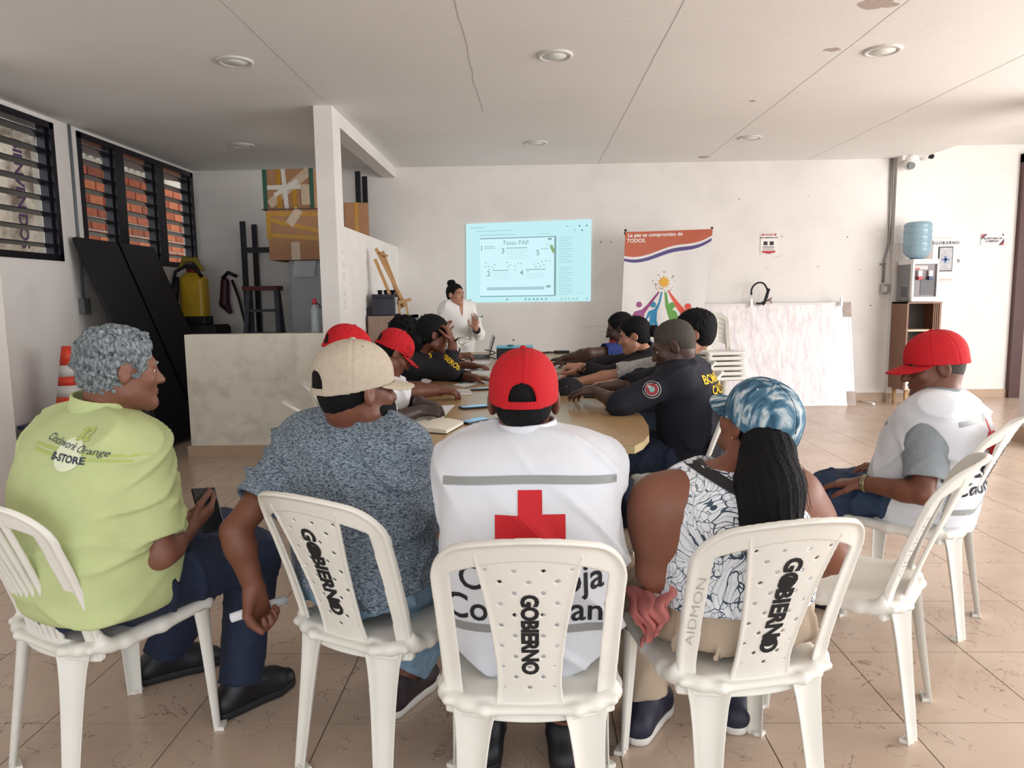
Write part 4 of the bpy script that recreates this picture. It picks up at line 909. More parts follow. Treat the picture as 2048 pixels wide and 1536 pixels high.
# stencil lettering and scribbles laid on the splat, shared by all chairs
def on_back(bm, name, m_, w=-.0046):
    co = np.array([tuple(v.co) for v in bm.verts], np.float32); co[:, 2] = w; co = back_map(co)
    for v, c in zip(bm.verts, co): v.co = c
    me = bpy.data.meshes.new(name); bm.to_mesh(me); bm.free(); me.materials.append(m_); return me
def stencil():
    bm = text_flat('GOBIERNO', .062, .0028, 0, 1.12); bm_refine(bm, .02)
    for v in bm.verts: v.co = Vector((v.co.y+.0, .235 - v.co.x*.92, 0))      # reads downwards
    return on_back(bm, 'stencil_lettering', M_SPRAY)
def stencil_fix(size=.062, sp=1.12, vc=.225, bold=.0028):
    bm = text_flat('GOBIERNO', size, bold, 0, sp); bm_refine(bm, .02)
    for v in bm.verts: v.co = Vector((v.co.y, vc - v.co.x*.95, 0))
    bmesh.ops.reverse_faces(bm, faces=bm.faces)
    return on_back(bm, 'stencil_lettering', M_SPRAY)
ME_STEN = stencil_fix(.058, 1.0, .225); ME_STEN3 = stencil_fix(.05, .92, .21, .0022)
def blotch():
    """soft oval of spray over two letters"""
    return [on_back(flat_bm([[(rr*math.cos(-a*.42), vc + rr*.95*math.sin(-a*.42)) for a in range(15)]]), 'spray_blotch', M_SPRAY, -.0043) for rr, vc in ((.021, .292), (.020, .123))]
ME_BLOTCH = blotch()
def scrib():
    bm = text_flat('AIDMON', .05, -.0012, 0, 1.0); bm_refine(bm, .03)
    for v in bm.verts: v.co = Vector((-.182 - v.co.y*.5, .21 + v.co.x, 0))
    return on_back(bm, 'pen_scribble', M_SCRIB, -.0095)
ME_SCRIB = scrib()
def chair(loc, face_deg, label, kind='splat', marks=('s',), group='white plastic chairs', z=0, name='plastic_chair', tilt=0, m_=None):
    """face_deg: 0 faces the back wall (+Y), positive turns towards the right (+X)"""
    t = empty(name, (loc[0], loc[1], z), -math.radians(face_deg)); tag(t, label, 'chair', group)
    if tilt: t.rotation_euler.x = tilt
    def put(nm, me): o = bpy.data.objects.new(nm, me); COL.objects.link(o); o.parent = t; return o
    bk = put('back_frame', ME_FRAME); put('seat', ME_SEAT)
    for me in ME_LEGS: put('leg', me)
    if kind == 'splat':
        s = put('splat', ME_SPLAT)
        for k, me in (('s', ME_STEN), ('t', ME_STEN3), ('b', ME_BLOTCH[0]), ('b', ME_BLOTCH[1])):
            if k in marks: o = bpy.data.objects.new(me.name.split('.')[0], me); COL.objects.link(o); o.parent = s
        if 'p' in marks: o = bpy.data.objects.new('pen_scribble', ME_SCRIB); COL.objects.link(o); o.parent = bk
    else:
        for me in ME_SLAT: put('back_slat', me)
        put('back_cross', ME_CROSS)
    return t
C1 = chair((-1.27, 2.03), 28, 'white plastic chair with slatted back under the man in green', 'slat')
C2 = chair((-.435, 2.03), 27, 'white plastic chair stencilled in black under the man in grey t-shirt', marks=('s', 'b'))
C3 = chair((-.005, 1.72), 0, 'white plastic chair nearest the camera under the man in white vest', marks=('t',))
C4 = chair((.515, 1.83), -12, 'white plastic chair with smudged stencil under the woman in denim cap', marks=('s', 'b', 'p'))
C5 = chair((1.045, 2.283), -53, 'empty white plastic chair between the woman and the seated man', marks=('p',))
C6 = chair((1.585, 2.93), -48, 'white plastic chair under the man in red cap at right', marks=('s', 'p'))
C7 = chair((.80, 3.80), -72, 'white plastic chair under the fireman at the right table side', marks=('p',))
chair((.86, 4.55), -82, 'white plastic chair behind the fireman beside the table', marks=())
chair((.98, 5.2), -85, 'white plastic chair under the woman in black at table', marks=())
chair((1.0, 5.95), -88, 'white plastic chair under the man in blue at table', marks=())
chair((-.84, 3.5), 64, 'white plastic chair at the left table corner under the writing man', marks=())
chair((-.96, 4.2), 78, 'white plastic chair under the second red capped person at table', marks=())
chair((-1.1, 4.95), 80, 'white plastic chair under the fire brigade woman at table', marks=())
chair((-1.2, 5.75), 85, 'white plastic chair under the curly haired person at table', marks=())
sx = at(1441, 690, 8.2).x
for k in range(6):
    chair((sx-.02, 8.15+.012*k), 172, ('lowest', 'second', 'third', 'fourth', 'fifth', 'topmost')[k] + ' chair of the white stack in front of wrapped board', marks=(), z=k*.055, group='stacked white chairs')
# ================================================================== PEOPLE
def skin(name, c, rough=.5): return mat('skin_'+name, c, rough, .1, 9, bump=.05, bscale=90)
class Head:
    """frame of a head: centre between the ears, x right, y forward, z up. yaw 0 looks at the back wall, + to the right; pitch + looks down"""
    def __init__(s, c, yaw=0, pitch=0, roll=0, k=1.):
        s.c = Vector(c); s.k = k
        M = Matrix.Rotation(-math.radians(yaw), 3, 'Z') @ Matrix.Rotation(-math.radians(pitch), 3, 'X') @ Matrix.Rotation(math.radians(roll), 3, 'Y')
        s.M = M; s.R = np.array(M, np.float32)
    def w(s, x, y, z): return s.c + s.M @ (Vector((x, y, z))*s.k)
    def loc(s, p): return ((p - V3(s.c)) @ s.R)/s.k
def tilt(H, ax, ang): return np.array(H.M @ Matrix.Rotation(math.radians(ang), 3, ax), np.float32)
def head_prims(S, H, ear=1., female=False, nose=1.):
    k = H.k; E = lambda c, r, kk=.02, R=None: S.ell(H.w(*c), [x*k for x in r], H.R if R is None else R, kk)
    E((0, -.014, .04), (.076, .097, .083)); E((0, .035, -.03), (.063, .064, .085), .03); E((0, -.04, -.02), (.062, .055, .06), .03)
    S.cone(H.w(-.05, .01, -.065), H.w(-.016, .078, -.098), .02*k, .019*k, .025); S.cone(H.w(.05, .01, -.065), H.w(.016, .078, -.098), .02*k, .019*k, .025)
    E((0, .083, -.1), (.022, .018, .017), .02)
    S.cone(H.w(-.036, .078, .024), H.w(.036, .078, .024), .016*k, .016*k, .015)
    E((-.042, .066, -.022), (.022, .02, .02), .02); E((.042, .066, -.022), (.022, .02, .02), .02)
    for sx in (-1, 1): S.sub(ell(H.w(sx*.033, .104, .004), [.017*k, .014*k, .011*k], H.R), .012)
    S.cone(H.w(0, .088, .012), H.w(0, .108+.006*nose, -.028), .0085*k, .0125*k*nose, .012); E((-.012, .1, -.031), (.009, .01, .008), .008); E((.012, .1, -.031), (.009, .01, .008), .008)
    E((0, .094, -.058), (.024, .010, .006), .008); E((0, .092, -.068), (.021, .011, .007), .008)
    for sx in (-1, 1):
        R = tilt(H, 'Z', sx*22)
        S.ell(H.w(sx*.08, -.006, -.002), [.009*k*ear, .021*k*ear, .034*k*ear], R, .008); S.sub(ell(H.w(sx*.09, -.002, .002), [.006*k, .012*k, .02*k], R), .006)
    return S
FING = ((.030, .074), (.010, .082), (-.010, .076), (-.029, .060))
def hand(S, wrist, d, n, thumb=1, curl=(.4, .5, .55, .6), tcurl=.4, k=1., spread=.06, r=1., tspread=.8):
    """fingers along d, palm faces n; thumb=+1: thumb on side d x n"""
    W = Vector(wrist); d = Vector(d).normalized(); n = (Vector(n) - d*Vector(n).dot(d)).normalized(); s = d.cross(n)*thumb
    for i, (o, L) in enumerate(FING):
        a = W + d*.012*k + s*o*.55*k; b = W + d*(.092-.004*abs(i-1))*k + s*o*k
        S.cone(a, b, .0155*k*r, .0115*k*r, .014)
        dirv = (d + s*(o*spread*20)).normalized(); p = b; c = curl[i] if not isinstance(curl, (int, float)) else curl; ang = 0
        for f, rr in ((.45, .0092), (.31, .0084), (.24, .0075)):
            ang += c; v = dirv*math.cos(ang) + n*math.sin(ang); q = p + v*L*f*k
            S.cone(p, q, rr*k*r, (rr-.0008)*k*r, .004); p = q
    a = W + d*.022*k + s*.022*k + n*.004; v = (d*(1-tspread*.4) + s*tspread + n*.25).normalized(); b = a + v*.048*k; S.cone(a, b, .015*k*r, .0115*k*r, .012)
    v2 = (d + s*.25*tspread + n*tcurl).normalized(); c = b + v2*.034*k; S.cone(b, c, .0105*k*r, .0095*k*r, .005); v3 = (d + n*tcurl*1.5 - s*.1).normalized(); S.cone(c, c + v3*.026*k, .0095*k*r, .0078*k*r, .004)
    return S
def L3(a, b, t): return Vector(a).lerp(Vector(b), t)
def wrinkle(amp, seed, f=26.):
    rg = np.random.default_rng(seed); K = rg.normal(size=(4, 3))*[1, 1, .55]*f; ph = rg.uniform(0, 6.28, 4); K2 = rg.normal(size=(3, 3))*f*.35
    K = K.astype(np.float32); K2 = K2.astype(np.float32)
    def f_(p):
        wv = np.sin(p@K2[0])*.9 + np.sin(p@K2[1]+1.3)*.7; m = .55 + .45*np.sin(p@K2[2])
        o = sum(np.sin(p@K[i] + ph[i] + 1.6*wv) for i in range(4))
        return (amp*.35*m*o).astype(np.float32)
    return f_
def folds(amp, seed, f=40.):
    rg = np.random.default_rng(seed); K = []
    for i in range(4):
        v = rg.normal(size=3)*[.8, .8, 1.1]; K.append(v/np.linalg.norm(v)*f*rg.uniform(.7, 1.35))
    K = np.array(K, np.float32); L = (rg.normal(size=(8, 3))*6.5).astype(np.float32); ph = rg.uniform(0, 6.28, 12)
    def f_(p):
        wv = np.sin(p@L[0]+ph[0])*1.1 + np.sin(p@L[1]+ph[1])*.8; o = 0
        for i in range(4):
            m = np.clip(np.sin(p@L[2+i]+ph[2+i]) + .25*np.sin(p@L[6]*2.3+ph[8]) - .05, 0, 1); r = 1-np.abs(np.sin((p@K[i] + ph[6+i] + wv)*.5)); o = o + m*(r*r*1.5-.35)
        return np.minimum(-amp*o, .0012).astype(np.float32)
    return f_
M_EYEW = mat('eye_white', '#d9d2c8', .25); M_EYED = mat('dark_iris', '#1c120e', .15); M_LIP = mat('lip_dark', '#7a3c38', .5); M_LIPR = mat('lip_red', '#8e2a33', .4); M_BROW = mat('brow_hair', '#15110f', .8)
M_HAIRB = mat('black_hair', '#060509', .8, .3, 60, spec=.25, bump=.6, bscale=160, stretch=(1, 1, .25)); M_HAIRG = mat('grey_hair', '#4a5258', .75, 0, 150, '#9aa2a6', contrast=(.35, .68), spec=.25, bump=.9, bscale=170, stretch=(1, 1, .35)); M_STUBBLE = mat('grey_stubble', '#3d3630', .8, .25, 120)
M_JEAN = mat('dark_denim', '#17233c', .8, .2, 40, bump=.15, bscale=300); M_JEANB = mat('blue_denim', '#1f3350', .8, .2, 40, bump=.15, bscale=300); M_BLKSHOE = mat('black_shoe', '#0e0f18', .5); M_SOLE = mat('white_sole', '#d9d6d0', .5); M_DKSOLE = mat('dark_sole', '#191a20', .7)
def face_parts(root, H, lip=M_LIP, brow=M_BROW, shut=False):
    k = H.k
    for sx in (-1, 1):
        S = Sdf().ell(H.w(sx*.033, .0775, .003), [.0125*k]*3, k=.001); o = link('eye', S.mesh('eye', .004*k), M_EYEW, root)
        S = Sdf().ell(H.w(sx*.033, .0885, .002), [.007*k, .003*k, .007*k], H.R, .001); link('iris', S.mesh('iris', .0025*k), M_EYED, o)
        S = Sdf().chain([H.w(sx*.016, .094, .022), H.w(sx*.034, .093, .029), H.w(sx*.052, .082, .024)], [.004*k, .0045*k, .003*k], .004); link('eyebrow', S.mesh('eyebrow', .003*k), brow, root)
    S = Sdf().ell(H.w(0, .0965, -.0575), [.024*k, .0085*k, .005*k], H.R, .002); S.ell(H.w(0, .0955, -.0675), [.02*k, .0095*k, .006*k], H.R, .002); link('lips', S.mesh('lips', .003*k), lip, root)
def hair(root, H, m_, t=.012, back=-.075, front=.055, res=.005, amp=.003, f=220., sides=True, seed=3, name='hair', temple=.02):
    """close crop: shell over the skull, open at the face"""
    k = H.k; S = Sdf(); S.ell(H.w(0, -.016, .042), [(.076+t)*k, (.098+t)*k, (.084+t)*k], H.R); S.ell(H.w(0, -.045, -.015), [(.062+t*.7)*k, (.056+t*.7)*k, (.062+t*.5)*k], H.R, .03)
    S.cut(lambda p: (lambda q: np.maximum(np.minimum(q[..., 1] - front + .35*np.maximum(q[..., 2]-.06, 0)*-1, 9), -9))(H.loc(p)) if False else (lambda q: (q[..., 1] - front - .55*np.maximum(q[..., 2]-.035, 0)))(H.loc(p))*k, .012)     # hairline in front
    S.cut(lambda p: (lambda q: (back - q[..., 2] + np.maximum(q[..., 1]+.03, 0)*(1.1 if sides else .9)))(H.loc(p))*k, .012)    # nape rising to the ears
    for sx in (-1, 1): S.sub(ell(H.w(sx*.092, .008, -.01), [.028*k, .034*k, .045*k], H.R), .008)
    if amp: S.disp = wrinkle(amp, seed, f)
    return link(name, S.mesh(name, res), m_, root)
def cap(root, H, m_, label=None, visor=True, dz=.0, size=1., mv=None, strap=True, opening=True, res=.0042, button=True, up=0., band=None, band_seam=None):
    """baseball cap in the head frame; returns the crown (a part) with visor, strap and button under it"""
    k = H.k*size; z0 = .036+dz; S = Sdf(); cc = H.w(0, -.012, z0-.005); R = H.R
    q = lambda p: H.loc(p)/size
    def crown(p, e=0.):
        l = q(p); x, y, z = l[..., 0], l[..., 1]+.012, l[..., 2]-z0+.005; z = np.where(z > 0, z/(.103-e), z*1.2)
        kk = ((np.abs(x)/(.088-e))**2.15 + (np.abs(y)/(.111-e))**2.15 + np.maximum(z, 0)**2.3 + 1e-9)**(1/2.2)
        return (kk-1)*.088*H.k*size
    S.ext((cc, .12*k)); S.u(crown, .002); S.sub(lambda p: crown(p, .007), .003); S.cut(lambda p: (z0-.042 + .16*(q(p)[..., 1]+.1) - q(p)[..., 2])*k, .003)
    if opening: S.sub(ell(H.w(0, -.128*size, (z0-.012)*size), [.032*k, .05*k, .033*k], R), .004); S.sub(rbox(H.w(0, -.128*size, (z0-.045)*size), (.032*k, .05*k, .035*k), .005, R), .004)
    def groove(p):
        l = q(p); a = np.arctan2(l[..., 0], l[..., 1]+.012)*3/math.pi; r = np.sqrt(l[..., 0]**2 + (l[..., 1]+.012)**2); g = np.abs(a-np.round(a))*math.pi/3*r
        return (.0011*np.exp(-(g/.003)**2) - .0008*np.exp(-((g-.007)/.004)**2)).astype(np.float32)
    S.disp = groove
    cr_ = link('cap_crown', S.mesh('cap_crown', res), m_, root)
    if label: cr_['label'] = label
    if visor:
        def vf(p):
            l = q(p)*1.0; x, y, z = l[..., 0], l[..., 1], l[..., 2]
            zc = z0 - .010 - 4.2*x*x - (.22-up)*(y-.08) + 0*x; e = np.sqrt((x/.078)**2 + (np.maximum(y-.045, 0)/.125)**2) - 1
            d2 = np.maximum(e*.07, .058 + 0*x - y + 1.2*np.maximum(.0, np.abs(x)-.05)*-1); th = np.abs(z-zc)*.93 - .0032
            return np.maximum(d2, th)*H.k
        S = Sdf(); S.ext((H.w(0, .11, z0-.03), .1*k)); S.u(vf, .002); link('cap_visor', S.mesh('cap_visor', res), mv or m_, cr_)
    if strap and opening:
        pts = []
        for i in range(9):
            a = math.pi + (i-4)*.11; pts.append(H.w(.087*math.sin(a)*size, (-.012 + .1095*math.cos(a))*size, (z0-.033)*size))
        mb = MB()
        for a, b in zip(pts[:-1], pts[1:]): mb.bar(a, b, .005, .018, up=H.M @ Vector((0, 0, 1)))
        mb.build('cap_strap', mv or m_, cr_)
    sm_ = band_seam or m_
    for a in range(6):
        a = math.radians(60*a); pts = []
        for e in range(9):
            el = math.radians(4 + 82*e/8); pts.append(H.w(.0885*size*math.cos(el)**.93*math.sin(a), (-.012+.1115*math.cos(el)**.93*math.cos(a))*size, (z0-.005+.1035*math.sin(el)**.93)*size))
        if opening and a > 3.1 and a < 3.2: pts = pts[2:]
        MB().tube(pts, .0011, 5).build('cap_seam', sm_, cr_)
    if button: S = Sdf().ell(H.w(0, -.012, z0-.005+.104*size), [.009*k, .009*k, .006*k], R); link('cap_button', S.mesh('cap_button', .003), m_, cr_)
    for a in (-30, 30, 150, 210, 90, 270):
        a = math.radians(a); el = .95; p = (.0905*math.cos(el)*math.sin(a)*size, -.012+.1135*math.cos(el)*math.cos(a)*size, z0-.005+.106*math.sin(el)*size)
        S = Sdf().ell(H.w(*p), [.0035*k]*3); link('eyelet', S.mesh('eyelet', .0025), band or m_, cr_)
    return cr_
def shoe(root, ankle, toe_dir, m_=None, sole=None, k=1., floor_z=0.):
    A = Vector(ankle); d = Vector((toe_dir[0], toe_dir[1], 0)).normalized(); s = Vector((d.y, -d.x, 0)); z = floor_z; c = Vector((A.x, A.y, 0))
    heel = c - d*.055*k; ball = c + d*.115*k; toe = c + d*.165*k
    S = Sdf(); S.cone(heel + Vector((0, 0, z+.05)), A - d*.005 + Vector((0, 0, -.01)), .040*k, .046*k, .03); S.cone(heel + Vector((0, 0, z+.045)), ball + Vector((0, 0, z+.043)), .038*k, .044*k, .03); S.cone(ball + Vector((0, 0, z+.042)), toe + Vector((0, 0, z+.035)), .044*k, .034*k, .02); S.cone(A - d*.0, ball + Vector((0, 0, z+.05)), .045*k, .034*k, .03)
    S.cut(lambda p: z+.024-p[..., 2], .003); S.cut(lambda p: p[..., 2]-(A.z+.035), .006)
    sh = link('shoe', S.mesh('shoe', .006), m_ or M_BLKSHOE, root)
    S = Sdf(); S.cone(heel + Vector((0, 0, z+.02)), ball + Vector((0, 0, z+.02)), .042*k, .047*k); S.cone(ball + Vector((0, 0, z+.02)), toe + Vector((0, 0, z+.02)), .047*k, .036*k)
    S.cut(lambda p: p[..., 2]-(z+.03), .002); S.cut(lambda p: z+.001-p[..., 2], .002); link('sole', S.mesh('sole', .006), sole or M_DKSOLE, sh)
    return sh
def person(label, face, secs, H, arms, legs, skin_m, garments, res=.0065, neck=.052, neckbase=None, hands=(None, None), arm_r=(.05, .041, .029), leg_r=(.085, .062, .042), n=2.35, female=False, ear=1., nose=1., fat=0.):
    """secs: torso [(x,y,z,rx,ry)]; arms/legs: ((shoulder, elbow, wrist) left, right), ((hip, knee, ankle) left, right). returns root empty"""
    f = Vector((math.sin(math.radians(face)), math.cos(math.radians(face)), 0)); side = Vector((f.y, -f.x, 0))
    root = empty('person', (secs[0][0], secs[0][1], 0)); tag(root, label, 'person')
    B = Sdf(); B.stack(secs, side, n); top = Vector(neckbase or secs[-1][:3])
    B.cone(top - Vector((0, 0, .05)), H.w(0, -.028, -.05), neck*1.03, neck*.97, .025)
    for A in arms:
        B.cone(A[0], L3(A[0], A[1], .35), arm_r[0]*1.12, arm_r[0]*1.05, .05); B.cone(L3(A[0], A[1], .3), A[1], arm_r[0]*1.05, arm_r[1]*.95, .03); B.cone(A[1], L3(A[1], A[2], .3), arm_r[1]*.95, arm_r[1]*1.02, .02); B.cone(L3(A[1], A[2], .25), A[2], arm_r[1]*1.03, arm_r[2], .02)
        B.cone(top - Vector((0, 0, .07)), A[0], .05, arm_r[0], .05)
    for G in legs:
        B.cone(G[0], G[1], leg_r[0], leg_r[1], .05); B.cone(G[1], L3(G[1], G[2], .35), leg_r[1]*.95, leg_r[1]*.95, .03); B.cone(L3(G[1], G[2], .3), G[2], leg_r[1]*.95, leg_r[2], .03)
        dtoe = Vector((f.x, f.y, 0)); B.cone(G[2], Vector((G[2][0], G[2][1], .045)) + dtoe*.12, leg_r[2], .028, .03)
    head_prims(B, H, ear, female, nose)
    for hd, A in zip(hands, arms):
        if hd: hand(B, A[2], **hd)
        else:
            d = (Vector(A[2])-Vector(A[1])).normalized(); hand(B, A[2], d, (0, 0, -1), 1, .5)
    body = link('body', B.mesh('body', res), skin_m, root)
    P = dict(root=root, body=body, f=f, side=side, secs=secs, arms=arms, legs=legs, H=H, top=top, n=n, arm_r=arm_r, leg_r=leg_r)
    for g in garments: g(P)
    return P
def neck_axis(P):
    top = Vector(P['top']); hb = P['H'].w(0, -.03, -.05); d = (hb-top)*.45 + Vector((0, 0, .09)); return top + Vector(((hb-top).x, (hb-top).y, 0))*.3, d.normalized()
def collar_ring(P, hgt, r, m_, par, dz=0.):
    C = Sdf(); a, ax = neck_axis(P); a = a + ax*(dz-.012)
    C.cone(a - ax*.02, a + ax*hgt, r+.006, r, .01); C.sub(rc(a - ax*.0205, a + ax*hgt, r-.002, r-.008), .002); C.sub(rc(a + ax*hgt, a + ax*(hgt+.08), r-.008, r-.008), .002); C.sub(rc(a - ax*.06, a - ax*.02, r-.002, r-.002), .002); C.cut(lambda p: (p-V3(a+ax*(hgt-.002)))@V3(ax), .004); C.cut(lambda p: -(p-V3(a-ax*.012))@V3(ax), .004)
    return link('collar', C.mesh('collar', .0038), m_, par)
def shirt(m_, infl=.012, hem=None, sleeve=.45, res=.0075, amp=.004, seed=1, collar=None, name='shirt', sl_r=.016, neckcut=True, cuffm=None, n=None, nk=.058, sarm=(0, 1), neck_z=0., collar_m=None, zip_=None, f=26.):
    """sleeve: fraction of the whole arm covered (0.5 = to the elbow)"""
    def g(P):
        S = Sdf(); secs = P['secs']
        top = P['top']; ar = P['arm_r']
        for i in (0, 1):
            A = [Vector(q) for q in P['arms'][i]]
            if sleeve <= 0: continue
            t = min(1, sleeve*2); E = L3(A[0], A[1], t+.0); S.cone(A[0], E, ar[0]*1.1+sl_r, ar[0]*(1.1-.1*t)+sl_r+.004, .045)
            if sleeve > .5: W = L3(A[1], A[2], (sleeve-.5)*2); S.cone(A[1], W, ar[1]*1.05+sl_r, ar[2]*1.1+sl_r, .02)
        fo = folds(amp*2.4, seed, f*2.2) if amp else None
        if sleeve > 0:
            if fo: S.shift(fo)
            for i in (0, 1):
                A = [Vector(q) for q in P['arms'][i]]
                if sleeve <= .5: a, b, r = A[0], A[1], ar[0]*1.0; t = sleeve*2
                else: a, b, r = A[1], A[2], ar[2]*1.05+.006; t = (sleeve-.5)*2
                d = (b-a).normalized(); end = L3(a, b, t); rr = (ar[0] if sleeve <= .5 else ar[1])+sl_r+.05
                S.sub(lambda p, e=V3(end), dd=V3(d), rr=rr: np.maximum(-((p-e)@dd), np.sqrt(((p-e)**2).sum(-1))-rr*2.4), .004)
                S.sub(rc(end - d*.02, end + d*.05, r+sl_r*.55, r+sl_r*.55), .004)
        T = Sdf(); T.stack(secs, P['side'], n or P['n'], infl, k=.045)
        for i in (0, 1): T.cone(top - Vector((0, 0, .055)), P['arms'][i][0], .052+infl*.6, ar[0]*1.12+infl, .06)
        S.lo = np.minimum(S.lo, T.lo); S.hi = np.maximum(S.hi, T.hi)
        for fn, kk, _ in T.p: S.u((lambda p, fn=fn: fn(p) + fo(p)) if fo else fn, kk)
        if hem is not None:
            hz = hem if callable(hem) else (lambda p: hem - p[..., 2])
            S.cut(hz, .006)
        if neckcut: a_, x_ = neck_axis(P); S.sub(rc(a_ + x_*(neck_z-.012), a_ + x_*.25, nk, nk*1.0), .008)
        o = link(name, S.mesh(name, res), m_, P['root']); P[name] = o
        if collar:
            collar_ring(P, collar[0], collar[1], collar_m or m_, o, neck_z)
    return g
def trousers(m_, infl=.014, waist=None, res=.009, amp=.005, seed=5, hem=.012, name='trousers', hip_r=None):
    def g(P):
        S = Sdf(); s0 = [q for q in P['secs']]; zc = waist or s0[1][2]; S.stack(s0, P['side'], P['n'], .003, zhi=zc+.05); S.cut(lambda p: p[..., 2]-zc, .006); keep = S.p; lr = P['leg_r']
        T = Sdf(); T.lo, T.hi = S.lo, S.hi; T.p = list(keep)
        for G in P['legs']:
            T.cone(G[0], G[1], lr[0]+infl, lr[1]+infl+.006, .05); K = Vector(G[1]); A = Vector(G[2]); e = L3(K, A, 1-hem/max(.1, (K-A).length))
            T.cone(K, e, lr[1]+infl, lr[2]+infl+.012, .03)
        if amp: T.shift(folds(amp*1.8, seed, 60))
        for G in P['legs']:
            K = Vector(G[1]); A = Vector(G[2]); d = (A-K).normalized(); e = L3(K, A, 1-hem/max(.1, (K-A).length))
            T.sub(lambda p, e=V3(e), dd=V3(d): np.maximum(-((p-e)@dd), np.sqrt(((p-e)**2).sum(-1))-.13), .004); T.sub(rc(e - d*.02, e + d*.05, lr[2]+.008, lr[2]+.008), .004)
        o = link(name, T.mesh(name, res), m_, P['root']); P[name] = o
    return g
def shoes(m_=None, sole=None, k=1., dirs=None):
    def g(P):
        for i, G in enumerate(P['legs']): shoe(P['root'], G[2], (dirs[i] if dirs else P['f']), m_, sole, k)
    return g
def torso(hip, face, lean, z0=.44, sh=.56, W=(.185, .175, .20, .205, .11), D=(.145, .14, .145, .12, .075), sway=0., belly=0., curve=.03):
    """five sections from the seat up; lean = forward shift of the shoulders, sway = sideways"""
    f = Vector((math.sin(math.radians(face)), math.cos(math.radians(face)), 0)); r = Vector((f.y, -f.x, 0)); out = []
    for t, w, d in zip((.03, .33, .68, .90, 1.02), W, D):
        c = Vector((hip[0], hip[1], 0)) + f*(lean*t**1.15 - curve*math.sin(math.pi*min(1, t))*1.0 + (belly if .2 < t < .5 else 0)) + r*sway*t
        out.append((c.x, c.y, z0 + sh*t, w, d))
    return out
def sh_pt(secs, face, side, drop=.035, inset=.035):
    f = Vector((math.sin(math.radians(face)), math.cos(math.radians(face)), 0)); r = Vector((f.y, -f.x, 0)); s = secs[3]
    return Vector((s[0], s[1], s[2]-drop)) + r*side*(s[3]-inset)
def sit_legs(hip, face, spread=.1, z=.51, knee=None, ankle=None, L=.44, gap=.09):
    f = Vector((math.sin(math.radians(face)), math.cos(math.radians(face)), 0)); r = Vector((f.y, -f.x, 0)); out = []
    for i, s in enumerate((-1, 1)):
        h = Vector((hip[0], hip[1], z)) + r*s*gap + f*.04
        k_ = Vector(knee[i]) if knee and knee[i] is not None else h + f*(L-.04) + r*s*(spread-.09) + Vector((0, 0, .0))
        a = Vector(ankle[i]) if ankle and ankle[i] is not None else Vector((k_.x, k_.y, .095)) - f*.02
        out.append((h, k_, a))
    return out
SK_TAN, SK_BRN, SK_DRK, SK_LT = skin('tan', '#7d5140'), skin('brown', '#6f4230'), skin('dark', '#4b342c'), skin('light', '#b07f68')
def fdir(a): return Vector((math.sin(math.radians(a)), math.cos(math.radians(a)), 0))
def rdir(a): v = fdir(a); return Vector((v.y, -v.x, 0))

# ---- man in green polo (front left)
M_GREEN = mat('lime_polo_cotton', '#bcc890', .85, .05, 12, bump=.12, bscale=220)
hip = (-1.25, 2.0); fc = 28
secs = torso(hip, fc, .03, .44, .575, (.21, .215, .215, .205, .11), (.165, .19, .165, .125, .08), belly=.015, curve=.02)
H = Head(at(242, 742, 2.03), 50, 4, 0, .93)
sr, sl = sh_pt(secs, fc, 1), sh_pt(secs, fc, -1)
er, wr = at(322, 1108, 1.93), at(375, 1058, 2.12); el, wl = at(215, 1100, 2.4), at(352, 1050, 2.33)
P1 = person('man with grey hair in lime green polo, seated front left', fc, secs, H, ((sl, el, wl), (sr, er, wr)),
    sit_legs(hip, fc, knee=(Vector((-1.08, 2.46, .52)), at(508, 1112, 2.3)), ankle=(Vector((-1.31, 2.42, .095)), Vector((-.955, 2.225, .095)))), SK_TAN,
    [trousers(M_JEAN, waist=.56, hem=.0), shirt(M_GREEN, .02, hem=lambda p: .47 - p[..., 2], sleeve=.41, res=.0065, amp=.0045, seed=11, collar=(.036, .078), neck_z=.02, nk=.063, sl_r=.024), shoes(dirs=(fdir(55), fdir(38)))],
    res=.006, hands=(dict(d=(.8, -.2, .25), n=(.3, -.3, 1), thumb=-1, curl=.55), dict(d=(.35, .75, .3), n=(-.7, .3, .6), thumb=1, curl=(.5, .55, .6, .6), tcurl=.2)), neckbase=None, neck=.06)
hair(P1['root'], H, M_HAIRG, .017, -.095, .062, .004, .011, 230, seed=4); face_parts(P1['root'], H, brow=M_HAIRG)
bv = bvh_of(P1['shirt']); nb = -fdir(fc); ax = rdir(fc); cpt = at(146, 900, 1.85); M_PRT = mat('dark_print', '#3a4250', .8); M_PALEP = mat('pale_print', '#dfe6c8', .8); M_LIMEP = mat('lime_print', '#aebd6a', .8)
up = Vector((0, 0, 1))
ring = [[(.042*math.cos(a), .042*math.sin(a)) for a in [i*.2618 for i in range(24)]]]
place_flat(flat_bm(ring), 'print_disc', M_PALEP, P1['shirt'], cpt - up*.01, ax, up, .0022, bv, .02)
letters('32', 'print_number', M_LIMEP, P1['shirt'], cpt + up*.038 + ax*.02, ax, up, .042, bv, .002, off=.003)
letters('Clockwork Orange', 'print_script', M_PRT, P1['shirt'], cpt + up*.012 + ax*.0, ax - up*.2, up + ax*.2, .026, bv, 0, .35, off=.0035)
letters('B-STORE', 'print_lettering', M_PRT, P1['shirt'], cpt - up*.02 + ax*.0, ax - up*.12, up + ax*.12, .026, bv, .0008, off=.0035)
for k in range(2):
    bm = flat_bm([[(-.16, -.004), (.16, -.004), (.16, .003), (-.16, .003)]]); place_flat(bm, 'print_stripe', M_LIMEP, P1['shirt'], cpt - up*(.004+.014*k) + ax*.02, ax - up*.1, up + ax*.1, .0018, bv, .03)
